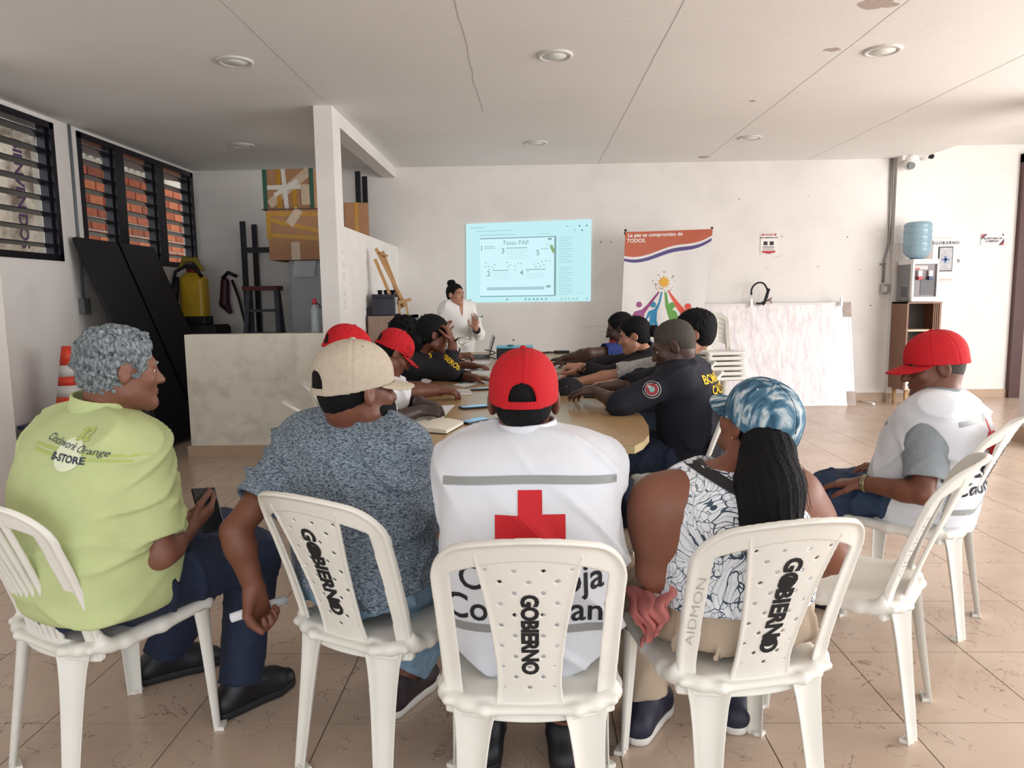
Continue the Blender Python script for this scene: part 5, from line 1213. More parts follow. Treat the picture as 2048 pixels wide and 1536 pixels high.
t = empty('smartphone', at(418, 1022, 2.2)); tag(t, 'black smartphone held by the man in green polo', 'phone')
c = at(417, 1020, 2.2); ax_ = Vector((.75, .55, -.1)).normalized(); az_ = Vector((-.3, .25, .92)).normalized(); ay_ = ax_.cross(az_).normalized()
MB().obox(c, ax_*.036, az_*.072, ay_*.0045).build('case', mat('phone_black', '#14161d', .25), t, bevel=.004); MB().obox(c - ay_*.005, ax_*.033, az_*.068, ay_*.0006).build('screen', mat('phone_glass', '#20252d', .08), t)

# ---- man in grey t-shirt with beige cap
M_HEATH = mat('heather_grey_jersey', '#36424f', .9, 0, 115, '#909eab', stretch=(1, 1, 2.2), contrast=(.34, .66), detail=3)
hip = (-.475, 2.08); fc = 25
secs = torso(hip, fc, .02, .43, .565, (.20, .20, .215, .212, .11), (.155, .16, .15, .125, .08), curve=.02, sway=-.07)
H = Head(at(714, 780, 2.06), 48, 2, 0, 1.05)
sr, sl = sh_pt(secs, fc, 1), sh_pt(secs, fc, -1)
el, wl = at(470, 1062, 1.97), at(507, 1172, 1.97); er, wr = at(852, 1085, 2.2), at(905, 1040, 2.5)
P2 = person('man in heather grey t-shirt and beige cap, seen from behind', fc, secs, H, ((sl, el, wl), (sr, er, wr)),
    sit_legs(hip, fc, knee=(None, None), ankle=(Vector((-.52, 2.62, .095)), Vector((-.425, 2.24, .095)))), SK_BRN,
    [trousers(mat('light_denim', '#7f9bb0', .85, .2, 30), waist=.53, hem=.03), shirt(M_HEATH, .014, hem=lambda p: .485 - p[..., 2] + .03*np.sin(p[..., 0]*16), sleeve=.36, res=.0065, amp=.0055, seed=22, nk=.064, neck_z=.03), shoes(mat('maroon_shoe', '#2a1c22', .6), M_SOLE)],
    res=.006, hands=(dict(d=(.12, .0, -1), n=(.75, -.35, .1), thumb=1, curl=(1.05, 1.1, 1.15, 1.2), tcurl=1.0, tspread=.6, k=1.08, r=1.1), None), neck=.062, ear=1.1)
hair(P2['root'], H, M_HAIRB, .007, -.095, .06, .005, .0015, 60)
M_BEIGE = mat('beige_cap_canvas', '#b7ab99', .9, .06, 60, bump=.2, bscale=400)
cap(P2['root'], H, M_BEIGE, 'beige canvas cap with strap', res=.004, size=1.04, mv=M_BEIGE, band=mat('brass_eyelet', '#8a7a5a', .4, metal=.4))
S = Sdf(); S.ell(H.w(0, .045, -.062), [.071, .074, .07], H.R); S.cut(lambda p: -(H.loc(p)[..., 1]-.012), .01); S.cut(lambda p: H.loc(p)[..., 2]+.03-.25*(H.loc(p)[..., 1]-.04), .01); link('beard', S.mesh('beard', .006), M_HAIRB, P2['root'])
# rolled paper in his hand
t = empty('paper_roll', at(515, 1217, 1.99)); tag(t, 'rolled sheet of white paper held by man in grey t-shirt', 'paper roll')
a, b = at(462, 1236, 1.955), at(573, 1198, 2.06); d = (b-a).normalized(); u = d.cross(Vector((0, 0, 1))).normalized(); w_ = d.cross(u); mb = MB(); vs = []; N = 40
for i in range(N+1):
    th = i/N*2*math.pi*1.8; r = .0135 - .0035*i/N
    for e in (a, b): vs.append(e + (u*math.cos(th) + w_*math.sin(th))*r)
mb.add(vs, [(2*i, 2*i+1, 2*i+3, 2*i+2) for i in range(N)], True); o = mb.build('sheet', mat('white_paper', '#e6e7ea', .7), t); so = o.modifiers.new('thick', 'SOLIDIFY'); so.thickness = .0006

# ---- man in white vest and red cap (centre)
M_VEST = mat('white_vest_cotton', '#dcdfe6', .85, .02, 6, bump=.1, bscale=260); M_GREYT = mat('grey_reflective_tape', '#8f9190', .45); M_REDX = mat('red_cross_print', '#c4101e', .7); M_TXT = mat('black_vest_print', '#17181d', .7)
M_REDCAP = mat('red_cap_cotton', '#bb0a1a', .85, .05, 30, bump=.12, bscale=400)
hip = (.0, 1.82); fc = 0
secs = torso(hip, fc, .0, .43, .55, (.19, .185, .20, .205, .11), (.15, .15, .15, .125, .08), curve=.02)
H = Head(at(1048, 800, 1.84), 2, 0, 0, 1.0)
sr, sl = sh_pt(secs, fc, 1), sh_pt(secs, fc, -1)
P3 = person('man in white vest with red cross and red cap, nearest the camera', fc, secs, H, ((sl, (-.2, 2.02, .70), (-.1, 2.2, .62)), (sr, (.2, 2.02, .70), (.1, 2.2, .62))),
    sit_legs(hip, fc, spread=.16, ankle=(Vector((-.13, 1.98, .1)), Vector((.09, 1.95, .1)))), SK_BRN,
    [trousers(M_JEAN, waist=.55), shoes(M_BLKSHOE)], res=.006, neck=.055, ear=1.12)
hair(P3['root'], H, M_HAIRB, .005, -.09, .06, .005, .001, 60); cap(P3['root'], H, M_REDCAP, 'bright red cotton cap', res=.0036, size=1.0)
def vest(P, vs, cutz, name='vest', seed=8, hole=None, neck_r=.057, f=15., amp=.012, holes=None, n=3.0, shr=.074):
    S = Sdf(); S.stack(vs, P['side'], n, .0, k=.03); top = P['top']
    for i in (0, 1):
        A = Vector(P['arms'][i][0]); S.cone(top - Vector((0, 0, .045)), L3(top - Vector((0, 0, .05)), A, .95) + Vector((0, 0, .012)), .064, shr, .06)
    S.shift(folds(amp, seed, f*2.4)); S.cut(cutz, .006); S.sub(rc(top - Vector((0, 0, .0)), P['H'].w(0, -.03, -.05), neck_r, neck_r), .008)
    for h in (holes or []): S.sub(h, .006)
    o = link(name, S.mesh(name, .0062), M_VEST, P['root']); P[name] = o; return o
vs = []
for (x, y, z, rx, ry), (dx, dy) in zip(secs, ((.035, .03), (.04, .032), (.03, .024), (.012, .02), (.03, .02))): vs.append((x, y, z, rx+dx, ry+dy))
vs[0] = (vs[0][0], vs[0][1]-.0, .36, .20, .16); vs.insert(1, (vs[0][0], vs[0][1]-.01, .5, .235, .18))
vo = vest(P3, vs, lambda p: .40 - p[..., 2] - .10*np.clip(np.abs(p[..., 0]+.0)/.2, 0, 1)**2*-1)
collar_ring(P3, .032, .074, M_VEST, vo, .012)
def vest_prints(P, vo, fc, cx0, zs, ztape, zcross, ztext, ztape2, w=.4, cs=.075, ts=.075, back_y=None, xo=0.):
    bv = bvh_of(vo); ax = rdir(fc); up = Vector((0, 0, 1)); o0 = Vector((cx0[0], cx0[1], 0)) - fdir(fc)*.3
    def P_(z, dx=0): return o0 + ax*dx + up*z
    def strip(z, h, m_, nm, ww, drop=0.):
        pts = [(-ww/2 + ww*i/16) for i in range(17)]; poly = [(x, drop*(abs(x)/(ww/2))**2*-1 - h/2) for x in pts] + [(x, drop*(abs(x)/(ww/2))**2*-1 + h/2) for x in pts[::-1]]
        place_flat(flat_bm([poly]), nm, m_, vo, P_(z), ax, up, .002, bv, .02, .5)
    strip(ztape, .019, M_GREYT, 'reflective_tape', w, .012); strip(ztape2, .02, M_GREYT, 'reflective_tape', w*1.1, 0)
    c = cs; e = c/2.9
    place_flat(flat_bm([[(-e, -c), (e, -c), (e, -e), (c, -e), (c, e), (e, e), (e, c), (-e, c), (-e, e), (-c, e), (-c, -e), (-e, -e)]]), 'red_cross', M_REDX, vo, P_(zcross), ax, up, .002, bv, .015, .5)
    letters('Cruz Roja', 'vest_lettering', M_TXT, vo, P_(ztext+.075), ax, up, ts, bv, .001, off=.002); letters('Colombiana', 'vest_lettering', M_TXT, vo, P_(ztext), ax, up, ts, bv, .001, off=.002)
vest_prints(P3, vo, 0, hip, None, .905, .80, .60, .555, .42, .082, .085)

# ---- woman in floral top and denim cap
def floral():
    m = bpy.data.materials.new('floral_line_print'); m.use_nodes = True; nt = m.node_tree; b = nt.nodes['Principled BSDF']; L = nt.links; N = nt.nodes.new
    tc = N('ShaderNodeTexCoord'); n = N('ShaderNodeTexNoise'); n.inputs['Scale'].default_value = 7; n.inputs['Detail'].default_value = 1; L.new(tc.outputs['Object'], n.inputs['Vector'])
    mx = N('ShaderNodeMix'); mx.data_type = 'RGBA'; mx.inputs[0].default_value = .35; L.new(tc.outputs['Object'], mx.inputs[6]); L.new(n.outputs[1], mx.inputs[7])
    mp = N('ShaderNodeMapping'); mp.inputs['Scale'].default_value = (1, 1, .42); mp.inputs['Rotation'].default_value = (.5, .6, 0); L.new(mx.outputs[2], mp.inputs[0])
    def edges(sc, thr):
        v = N('ShaderNodeTexVoronoi'); v.feature = 'DISTANCE_TO_EDGE'; v.inputs['Scale'].default_value = sc; L.new(mp.outputs[0], v.inputs['Vector'])
        k = N('ShaderNodeMath'); k.operation = 'LESS_THAN'; k.inputs[1].default_value = thr; L.new(v.outputs[0], k.inputs[0]); return k.outputs[0]
    mxx = N('ShaderNodeMath'); mxx.operation = 'MAXIMUM'; L.new(edges(24, .024), mxx.inputs[0]); L.new(edges(52, .026), mxx.inputs[1])
    n2 = N('ShaderNodeTexNoise'); n2.inputs['Scale'].default_value = 9; n2.inputs['Detail'].default_value = 1; L.new(tc.outputs['Object'], n2.inputs['Vector']); k = N('ShaderNodeMath'); k.operation = 'GREATER_THAN'; k.inputs[1].default_value = .36; L.new(n2.outputs[0], k.inputs[0])
    ml = N('ShaderNodeMath'); ml.operation = 'MULTIPLY'; L.new(mxx.outputs[0], ml.inputs[0]); L.new(k.outputs[0], ml.inputs[1])
    r = N('ShaderNodeValToRGB'); r.color_ramp.elements[0].color = (*lin('#e4e8ee'), 1); r.color_ramp.elements[1].color = (*lin('#3c4a5c'), 1); L.new(ml.outputs[0], r.inputs[0]); L.new(r.outputs[0], b.inputs['Base Color']); b.inputs['Roughness'].default_value = .85
    return m
def acid():
    m = bpy.data.materials.new('acid_wash_denim'); m.use_nodes = True; nt = m.node_tree; b = nt.nodes['Principled BSDF']; L = nt.links; N = nt.nodes.new
    tc = N('ShaderNodeTexCoord'); mp = N('ShaderNodeMapping'); mp.inputs['Scale'].default_value = (22, 50, 16); mp.inputs['Rotation'].default_value = (.3, .5, .6); L.new(tc.outputs['Object'], mp.inputs[0])
    n = N('ShaderNodeTexNoise'); n.inputs['Scale'].default_value = 1; n.inputs['Detail'].default_value = 5; n.inputs['Distortion'].default_value = .6; L.new(mp.outputs[0], n.inputs['Vector'])
    r = N('ShaderNodeValToRGB'); e = r.color_ramp.elements; e[0].position = .4; e[0].color = (*lin('#2c5068'), 1); e[1].position = .68; e[1].color = (*lin('#c9d4d6'), 1); e2 = r.color_ramp.elements.new(.52); e2.color = (*lin('#4a7690'), 1)
    L.new(n.outputs[0], r.inputs[0]); L.new(r.outputs[0], b.inputs['Base Color']); b.inputs['Roughness'].default_value = .85; return m
M_FLOR = floral(); M_ACID = acid(); M_BEIGEP = mat('beige_trouser_cotton', '#b3a18d', .85, .05, 9)
hip = (.53, 1.86); fc = -10
secs = torso(hip, fc, .0, .43, .455, (.215, .195, .185, .175, .10), (.175, .155, .145, .115, .07), curve=.01, sway=-.02)
H = Head(at(1514, 850, 1.9), -28, -20, 0, .95)
sr, sl = sh_pt(secs, fc, 1, .05, .0), sh_pt(secs, fc, -1, .05, .0)
el, er = at(1312, 1140, 1.82), at(1662, 1110, 1.98); wl, wr = at(1330, 1150, 2.1), at(1560, 1130, 2.2)
P4 = person('woman with long dark ponytail in sleeveless floral top and denim cap', fc, secs, H, ((sl, el, wl), (sr, er, wr)),
    sit_legs(hip, fc, knee=(at(1262, 1185, 2.2), Vector((.62, 2.26, .5))), ankle=(Vector((.345, 2.10, .1)), Vector((.63, 2.16, .1))), gap=.1), skin('warm', '#7f4f3b'),
    [trousers(M_BEIGEP, waist=.585, hem=.01, infl=.018), shoes(mat('navy_trainer', '#1a1d33', .6), M_SOLE, dirs=(fdir(30), fdir(10)))], res=.006, arm_r=(.072, .052, .032), neck=.05, leg_r=(.095, .066, .042), female=True)
S = Sdf(); S.stack(secs, P4['side'], 2.35, .012); top = P4['top']
for A in P4['arms']: S.cone(top - Vector((0, 0, .05)), L3(top - Vector((0, 0, .05)), A[0], .55) + Vector((0, 0, .012)), .058, .05, .05)
for A, sd in zip(P4['arms'], (-1, 1)): S.sub(rc(Vector(A[0]) + P4['side']*sd*.04 + Vector((0, 0, .12)), Vector(A[0]) + P4['side']*sd*.015 - Vector((0, 0, .10)), .082, .07), .01)
S.shift(folds(.007, 31, 60)); S.sub(rc(top, H.w(0, -.03, -.05), .07, .07), .01); S.cut(lambda p: .55 - p[..., 2], .006)
to = link('floral_top', S.mesh('floral_top', .0062), M_FLOR, P4['root']); P4['shirt'] = to
hair(P4['root'], H, M_HAIRB, .010, -.08, .055, .005, .002, 60); cr_ = cap(P4['root'], H, M_ACID, 'acid washed denim cap', size=1.03, res=.004, opening=False, strap=False, mv=M_ACID, band=M_SOLE, band_seam=mat('dark_denim_seam', '#1d3242', .8))
S = Sdf(); pt = [at(1530, 868, 1.85), at(1535, 905, 1.80)]; q = at(1538, 975, 1.745); q2 = at(1536, 1045, 1.72); S.chain([pt[0], pt[1], q, q2], [.05, .062, .08, .078], .03)
S.cut(lambda p: -(p[..., 2] - (q2.z-.035)) + .012*np.sin(p[..., 0]*120), .01)
def strands(p):
    l = p[..., 0]*np.float32(1.0); return (.0012*np.sin(l*260 + 2*np.sin(p[..., 2]*14)) + .0012*np.sin(l*470 + p[..., 1]*150)).astype(np.float32)
S.disp = strands; link('ponytail', S.mesh('ponytail', .0045), M_HAIRB, P4['root'])
for k in range(14):
    a = at(1585+random.uniform(-10, 10), 900+random.uniform(0, 60), 1.78); b_ = a + Vector((random.uniform(.0, .03), random.uniform(-.02, .02), -.03)); c_ = b_ + Vector((random.uniform(-.02, .02), 0, -.05))
    MB().tube([a, b_, c_], .0007, 4).build('loose_strand', M_HAIRB, P4['root'])
bv = bvh_of(to); bm = flat_bm([[(-.013, -.08), (.013, -.08), (.013, .055), (-.013, .055)]])
place_flat(bm, 'bag_strap', mat('black_strap', '#14141a', .6), to, at(1440, 965, 1.7), (.48, 0, .87), (-.87, 0, .48), .004, bv, .015)
S = Sdf(); e_ = H.w(-.083, -.004, -.03); S.ell(e_, (.004,)*3); link('earring', S.mesh('earring', .002), mat('gold_stud', '#d9b870', .2, metal=.8), P4['root'])
# pink garment on her lap
TLc, TRc, BRc, BLc = at(1245, 1178, 1.94), at(1345, 1168, 1.76), at(1328, 1262, 1.74), at(1290, 1296, 1.76); nu, nv = 22, 26; vs = []
for j in range(nv+1):
    for i in range(nu+1):
        u, v = i/nu, j/nv; p = TLc.lerp(TRc, u).lerp(BLc.lerp(BRc, u), v); a_ = 1-.25*v; p += Vector((0, -1, .25))*(.014*math.sin(u*15+v*3)*a_ + .008*math.sin(u*29-v*7) + .03*math.sin(math.pi*min(1, v*1.2))) + Vector((.008*math.sin(v*11), 0, .006*math.sin(u*9))); vs.append(p)
fs = [(j*(nu+1)+i, j*(nu+1)+i+1, (j+1)*(nu+1)+i+1, (j+1)*(nu+1)+i) for j in range(nv) for i in range(nu)]
o = MB().add(vs, fs, True).build('pink_garment', mat('coral_cloth', '#c97a74', .9, .06, 20)); so = o.modifiers.new('thick', 'SOLIDIFY'); so.thickness = .004; tag(o, 'crumpled coral pink garment on the lap of the woman in denim cap', 'garment')

# ---- man in red cap and vest at right
hip = (1.60, 2.93); fc = -48
secs = torso(hip, fc, -.05, .43, .485, (.19, .19, .20, .195, .10), (.155, .165, .155, .115, .07), curve=.02, belly=.02)
H = Head(at(1868, 732, 2.95), -82, 12, 0, 1.03)
sr, sl = sh_pt(secs, fc, 1), sh_pt(secs, fc, -1)
el, wl = at(1846, 988, 2.68), at(1724, 966, 2.86); er, wr = at(1800, 950, 3.25), at(1778, 934, 3.1)
P5 = person('older man in red cap and white vest over grey t-shirt, seated right', fc, secs, H, ((sl, el, wl), (sr, er, wr)),
    sit_legs(hip, fc, knee=(at(1655, 990, 2.99), at(1655, 975, 3.35)), ankle=(Vector((1.22, 3.02, .095)), Vector((1.36, 3.42, .095)))), SK_BRN,
    [trousers(M_JEANB, waist=.55), shirt(mat('grey_jersey', '#8b9298', .9, .08, 110), .004, hem=.5, sleeve=.40, res=.007, amp=.002, seed=51, sl_r=.02, collar=(.03, .074)), shoes(M_BLKSHOE)],
    res=.006, hands=(dict(d=(-.8, .5, -.12), n=(-.1, .1, -1), thumb=1, curl=(.22, .25, .28, .3)), dict(d=(-.75, -.1, .05), n=(-.1, 0, -1), thumb=-1, curl=.4)), neck=.062, ear=1.15, nose=1.15)
hair(P5['root'], H, M_STUBBLE, .006, -.095, .062, .005, .0015, 60); face_parts(P5['root'], H); cap(P5['root'], H, M_REDCAP, 'red cotton cap', res=.004, size=1.04)
vs = []
for (x, y, z, rx, ry), (dx, dy) in zip(secs, ((.03, .035), (.03, .035), (.026, .03), (.02, .026), (.03, .02))): vs.append((x, y, z, rx+dx, ry+dy))
vs[0] = (vs[0][0], vs[0][1], .36, .2, .18)
hl = []
for A, sd in zip(P5['arms'], (-1, 1)):
    a = Vector(A[0]); d = (Vector(A[1])-a).normalized(); hl.append(rc(a + P5['side']*sd*.10 + d*.06, a + P5['side']*sd*.06 + d*.22, .07, .1))
vo5 = vest(P5, vs, lambda p: .40 - p[..., 2], holes=hl, seed=61, neck_r=.062, shr=.094)
vest_prints(P5, vo5, fc, hip, None, .85, .76, .585, .50, .40, .08, .08)
S = Sdf(); d = (Vector(wl)-Vector(el)).normalized(); w0 = L3(el, wl, .9); S.cone(w0, w0 + d*.018, .037, .036, .01); S.cut(lambda p: np.maximum(-((p-V3(w0))@V3(d)), ((p-V3(w0+d*.02))@V3(d))), .003); o = link('wristwatch', S.mesh('wristwatch', .004), mat('steel_watch', '#8a8468', .25, metal=.8), P5['root'])
fb = -fdir(fc)
for k, (z, w_) in enumerate(((.80, .05), (.74, .06), (.69, .03))):
    bv5 = bvh_of(vo5); ax = -rdir(fc); place_flat(flat_bm([[(-w_/2, -.008), (w_/2, -.008), (w_/2, .008), (-w_/2, .008)]]), 'reflective_tape', M_GREYT, vo5, Vector((hip[0], hip[1], z)) + fdir(fc)*.3 - rdir(fc)*.08, ax, (0, 0, 1), .002, bv5, .02, .5)
letters('Cruz', 'vest_lettering', M_TXT, vo5, Vector((hip[0], hip[1], .60)) + fdir(fc)*.3 - rdir(fc)*.07, -rdir(fc), (0, 0, 1), .06, bvh_of(vo5), .001, off=.002)

# ---- fireman at the right side of the table
M_NAVY = mat('navy_uniform_cotton', '#0e1020', .85, .1, 20); M_YEL = mat('yellow_print', '#d9b21f', .7); M_BLKCL = mat('black_cloth', '#0d0d16', .85, .1, 20)
hip = (.84, 3.78); fc = -68
secs = torso(hip, fc, .05, .43, .57, (.19, .19, .20, .205, .11), (.15, .16, .155, .125, .08), curve=.03)
H = Head(at(1347, 692, 3.74), -78, 22, 0, 1.03)
sr, sl = sh_pt(secs, fc, 1), sh_pt(secs, fc, -1)
el, wl = at(1240, 808, 3.58), at(1192, 784, 3.82); er, wr = at(1250, 775, 4.1), at(1200, 775, 4.0)
P10 = person('fireman in navy shirt with yellow back print at right table side', fc, secs, H, ((sl, el, wl), (sr, er, wr)),
    sit_legs(hip, fc, knee=(at(1222, 925, 3.72), Vector((.42, 4.05, .5))), ankle=(Vector((.40, 3.9, .095)), Vector((.60, 4.08, .095)))), SK_DRK,
    [trousers(M_JEAN, waist=.55), shirt(M_NAVY, .016, hem=.5, sleeve=.53, res=.008, amp=.005, seed=71, sl_r=.018, collar=(.03, .078)), shoes(M_BLKSHOE)],
    res=.007, hands=(dict(d=(-.8, .5, -.05), n=(-.2, -.2, -1), thumb=1, curl=(.35, .4, .45, .5)), dict(d=(-.9, .2, -.1), n=(0, 0, -1), thumb=-1, curl=.4)), neck=.064, ear=1.1)
hair(P10['root'], H, M_STUBBLE, .005, -.09, .055, .006, .001, 60); face_parts(P10['root'], H)
bv = bvh_of(P10['shirt']); b0 = Vector((hip[0], hip[1], 0)) - fdir(fc)*.3
letters('BOMBEROS', 'print_lettering', M_YEL, P10['shirt'], b0 + Vector((0, 0, .905)), rdir(fc), (0, 0, 1), .062, bv, .0015, off=.004); letters('CALOTO', 'print_lettering', M_YEL, P10['shirt'], b0 + Vector((0, 0, .85)), rdir(fc), (0, 0, 1), .062, bv, .0015, off=.004)
sm = L3(sl, el, .42); nrm = Vector((-.25, -1, .15)).normalized(); axp = Vector((1, -.25, 0)).normalized(); ayp = nrm.cross(axp)*-1 if nrm.cross(axp).z < 0 else nrm.cross(axp)
def circ(r, n=20): return [[(r*math.cos(2*math.pi*i/n), r*math.sin(2*math.pi*i/n)) for i in range(n)]]
for r, m_, of in ((.044, mat('patch_white', '#c9c6c4', .8), .003), (.041, M_NAVY, .004), (.033, MATS['patch_white'], .005), (.030, mat('patch_red', '#8e2f38', .8), .006), (.014, mat('patch_teal', '#7fa8a2', .8), .007)):
    place_flat(flat_bm(circ(r)), 'shoulder_patch', m_, P10['shirt'], sm, axp, ayp, of, bv, .03)

# ---- others at the right side
def seated(label, hip, fc, Hd, arms, shirt_g, skin_m, res=.009, hands=(None, None), trous=M_JEAN, lean=.08, sh=.56, W=(.18, .17, .185, .19, .10), D=(.14, .14, .14, .115, .07), **kw):
    secs = torso(hip, fc, lean, .43, sh, W, D, curve=.03); sr, sl = sh_pt(secs, fc, 1), sh_pt(secs, fc, -1)
    A = ((sl, *arms[0]), (sr, *arms[1]))
    return person(label, fc, secs, Hd, A, sit_legs(hip, fc), skin_m, [trousers(trous, waist=.55, res=.011), shirt_g, shoes()], res=res, hands=hands, **kw)
H = Head(at(1388, 668, 4.45), -80, 8, 0, 1.06)
P11 = seated('person with thick black hair in pale striped shirt behind the fireman', (.95, 4.55), -82, H, ((at(1296, 768, 4.35), at(1222, 768, 4.42)), (Vector((.55, 4.8, .8)), Vector((.35, 4.75, .775)))),
    shirt(mat('pale_stripe', '#a9a8a6', .85, .15, 30), .012, hem=.5, sleeve=.45, res=.01, amp=.004, seed=81), SK_LT, hands=(dict(d=(-1, .1, 0), n=(0, 0, -1), thumb=1, curl=.45), None), lean=.02)
hair(P11['root'], H, M_HAIRB, .022, -.08, .065, .006, .006, 230); face_parts(P11['root'], H)
H = Head(at(1268, 672, 5.02), -84, 14, 0, .95)
P12 = seated('woman in black blazer with hair bun pointing at the table', (.93, 5.15), -84, H, ((at(1218, 752, 4.85), at(1160, 733, 4.98)), (Vector((.5, 5.35, .8)), Vector((.3, 5.3, .78)))),
    shirt(M_BLKCL, .012, hem=.5, sleeve=.93, res=.01, amp=.004, seed=91, collar=(.03, .06)), SK_LT, hands=(dict(d=(-1, .1, .05), n=(0, .3, -1), thumb=1, curl=(.9, 1.1, 1.2, 1.2), tcurl=.2), None), lean=.1, sh=.53, W=(.17, .155, .165, .17, .09), female=True, neck=.046)
hair(P12['root'], H, M_HAIRB, .018, -.075, .06, .006, .004, 230); face_parts(P12['root'], H, M_LIPR)
S = Sdf().ell(H.w(0, -.145, -.0), [.04, .045, .042], H.R); S.disp = wrinkle(.006, 5, 220); link('hair_bun', S.mesh('hair_bun', .007), M_HAIRB, P12['root']); S = Sdf().ell(H.w(-.082, .0, -.045), (.006,)*3); link('earring', S.mesh('earring', .003), mat('pearl', '#d9d4cc', .3), P12['root'])
H = Head(at(1240, 658, 5.75), -84, 16, 0, 1.0)
P13 = seated('man in blue t-shirt with glasses reaching across the table', (1.0, 5.95), -86, H, ((at(1178, 706, 5.62), at(1128, 717, 5.85)), (Vector((.5, 6.2, .8)), Vector((.3, 6.1, .78)))),
    shirt(mat('blue_jersey', '#1c2f6e', .85, .1, 20), .012, hem=.5, sleeve=.36, res=.01, amp=.004, seed=95), SK_DRK, hands=(dict(d=(-1, .1, -.1), n=(0, 0, -1), thumb=1, curl=.4), None), lean=.12)
hair(P13['root'], H, M_HAIRB, .008, -.08, .055, .006, .001, 60); face_parts(P13['root'], H)
MB().bar(H.w(-.08, .0, .01), H.w(-.06, .095, .01), .004).bar(H.w(-.06, .1, .016), H.w(.06, .1, .016), .005).bar(H.w(-.06, .1, -.012), H.w(-.012, .104, -.012), .004).bar(H.w(-.06, .1, .016), H.w(-.06, .1, -.012), .004).bar(H.w(-.012, .106, .016), H.w(-.012, .106, -.012), .004).build('glasses', M_DARK, P13['root'])
S = Sdf().ell(H.w(0, .07, -.09), [.055, .045, .035], H.R); S.cut(lambda p: -(H.loc(p)[..., 1]-.04), .006); link('face_mask', S.mesh('face_mask', .007), mat('red_mask', '#a8282c', .8), P13['root'])

# ---- left side of the table
H = Head(at(695, 708, 3.5), 60, 22, 0, 1.03)
P6 = seated('dark skinned person in white t-shirt and red cap writing at table', (-.84, 3.5), 64, H, ((Vector((-.58, 3.76, .775)), at(838, 806, 3.62)), (at(768, 846, 3.27), at(838, 822, 3.42))),
    shirt(mat('white_jersey', '#e2e3e6', .85, .03, 8), .016, hem=.5, sleeve=.40, res=.008, amp=.005, seed=101, sl_r=.024), skin('deep', '#32221f'), res=.007, hands=(dict(d=(.9, -.2, -.1), n=(0, 0, -1), thumb=-1, curl=.5), dict(d=(1, .35, -.08), n=(-.1, .5, -1), thumb=1, curl=(.8, .95, 1.05, 1.1), tcurl=.6)), lean=.06, sh=.55, neck=.06)
hair(P6['root'], H, M_HAIRB, .008, -.09, .055, .007, .001, 60); face_parts(P6['root'], H); cap(P6['root'], H, M_REDCAP, 'red cotton cap', res=.006, size=1.03)
H = Head(at(787, 706, 4.05), 66, 36, 0, 1.0)
P7 = seated('person in red cap bending over the table beside the fire brigade woman', (-.96, 4.18), 78, H, ((at(800, 778, 4.4), at(840, 772, 4.38)), (at(806, 786, 4.02), at(878, 781, 4.15))),
    shirt(mat('white_jersey', '#e2e3e6'), .014, hem=.5, sleeve=.5, res=.01, amp=.004, seed=111), SK_BRN, hands=(dict(d=(1, -.1, 0), n=(0, 0, -1), thumb=-1, curl=.5), dict(d=(1, .1, -.1), n=(0, .2, -1), thumb=1, curl=(.6, .7, .8, .8))), lean=.1, sh=.53)
hair(P7['root'], H, M_HAIRB, .007, -.09, .055, .007, .001, 60); face_parts(P7['root'], H); cap(P7['root'], H, M_REDCAP, 'red cotton cap', res=.006)
H = Head(at(866, 670, 4.95), 74, 10, 0, .98)
P8 = seated('fire brigade woman in black printed shirt leaning her cheek on her hand', (-1.0, 4.95), 78, H, ((Vector((-.6, 5.2, .78)), Vector((-.38, 5.0, .775))), (at(903, 740, 4.82), at(905, 684, 4.9))),
    shirt(M_BLKCL, .014, hem=.5, sleeve=.9, res=.009, amp=.004, seed=121), SK_BRN, hands=(dict(d=(1, -.2, 0), n=(0, 0, -1), thumb=-1, curl=.4), dict(d=(-.35, .1, 1), n=(-1, .2, -.2), thumb=1, curl=.5)), lean=.22, sh=.53, female=True)
hair(P8['root'], H, M_HAIRB, .02, -.085, .055, .007, .006, 230); face_parts(P8['root'], H)
S = Sdf().ell(H.w(0, -.11, -.05), [.075, .06, .08], H.R); S.disp = wrinkle(.008, 6, 200); link('hair_knot', S.mesh('hair_knot', .008), M_HAIRB, P8['root'])
bv = bvh_of(P8['shirt']); letters('BOMBEROS', 'print_lettering', M_YEL, P8['shirt'], at(887, 722, 4.6), Vector((.78, 0, -.62)), Vector((.62, 0, .78)), .043, bv, .0013, off=.004)
H = Head(at(815, 668, 5.6), 78, 10, 0, 1.0)
P9 = seated('person with curly dark hair in black printed shirt, farthest left side', (-1.15, 5.75), 82, H, ((Vector((-.7, 6.0, .78)), Vector((-.45, 5.9, .775))), (at(880, 722, 5.5), at(918, 712, 5.75))),
    shirt(M_BLKCL, .014, hem=.5, sleeve=.9, res=.011, amp=.004, seed=131), SK_BRN, lean=.16, hands=(None, dict(d=(1, .1, .1), n=(0, .3, -1), thumb=1, curl=.9)))
S = Sdf().ell(H.w(0, -.03, .03), [.11, .125, .115], H.R); S.cut(lambda p: H.loc(p)[..., 1]-.05, .02); S.disp = wrinkle(.02, 7, 170); link('curly_hair', S.mesh('curly_hair', .007), M_HAIRB, P9['root']); face_parts(P9['root'], H)
letters('BOMBEROS', 'print_lettering', M_YEL, P9['shirt'], at(800, 708, 5.3), Vector((.95, 0, -.1)), Vector((.1, 0, .95)), .085, bvh_of(P9['shirt']), .002, off=.004)

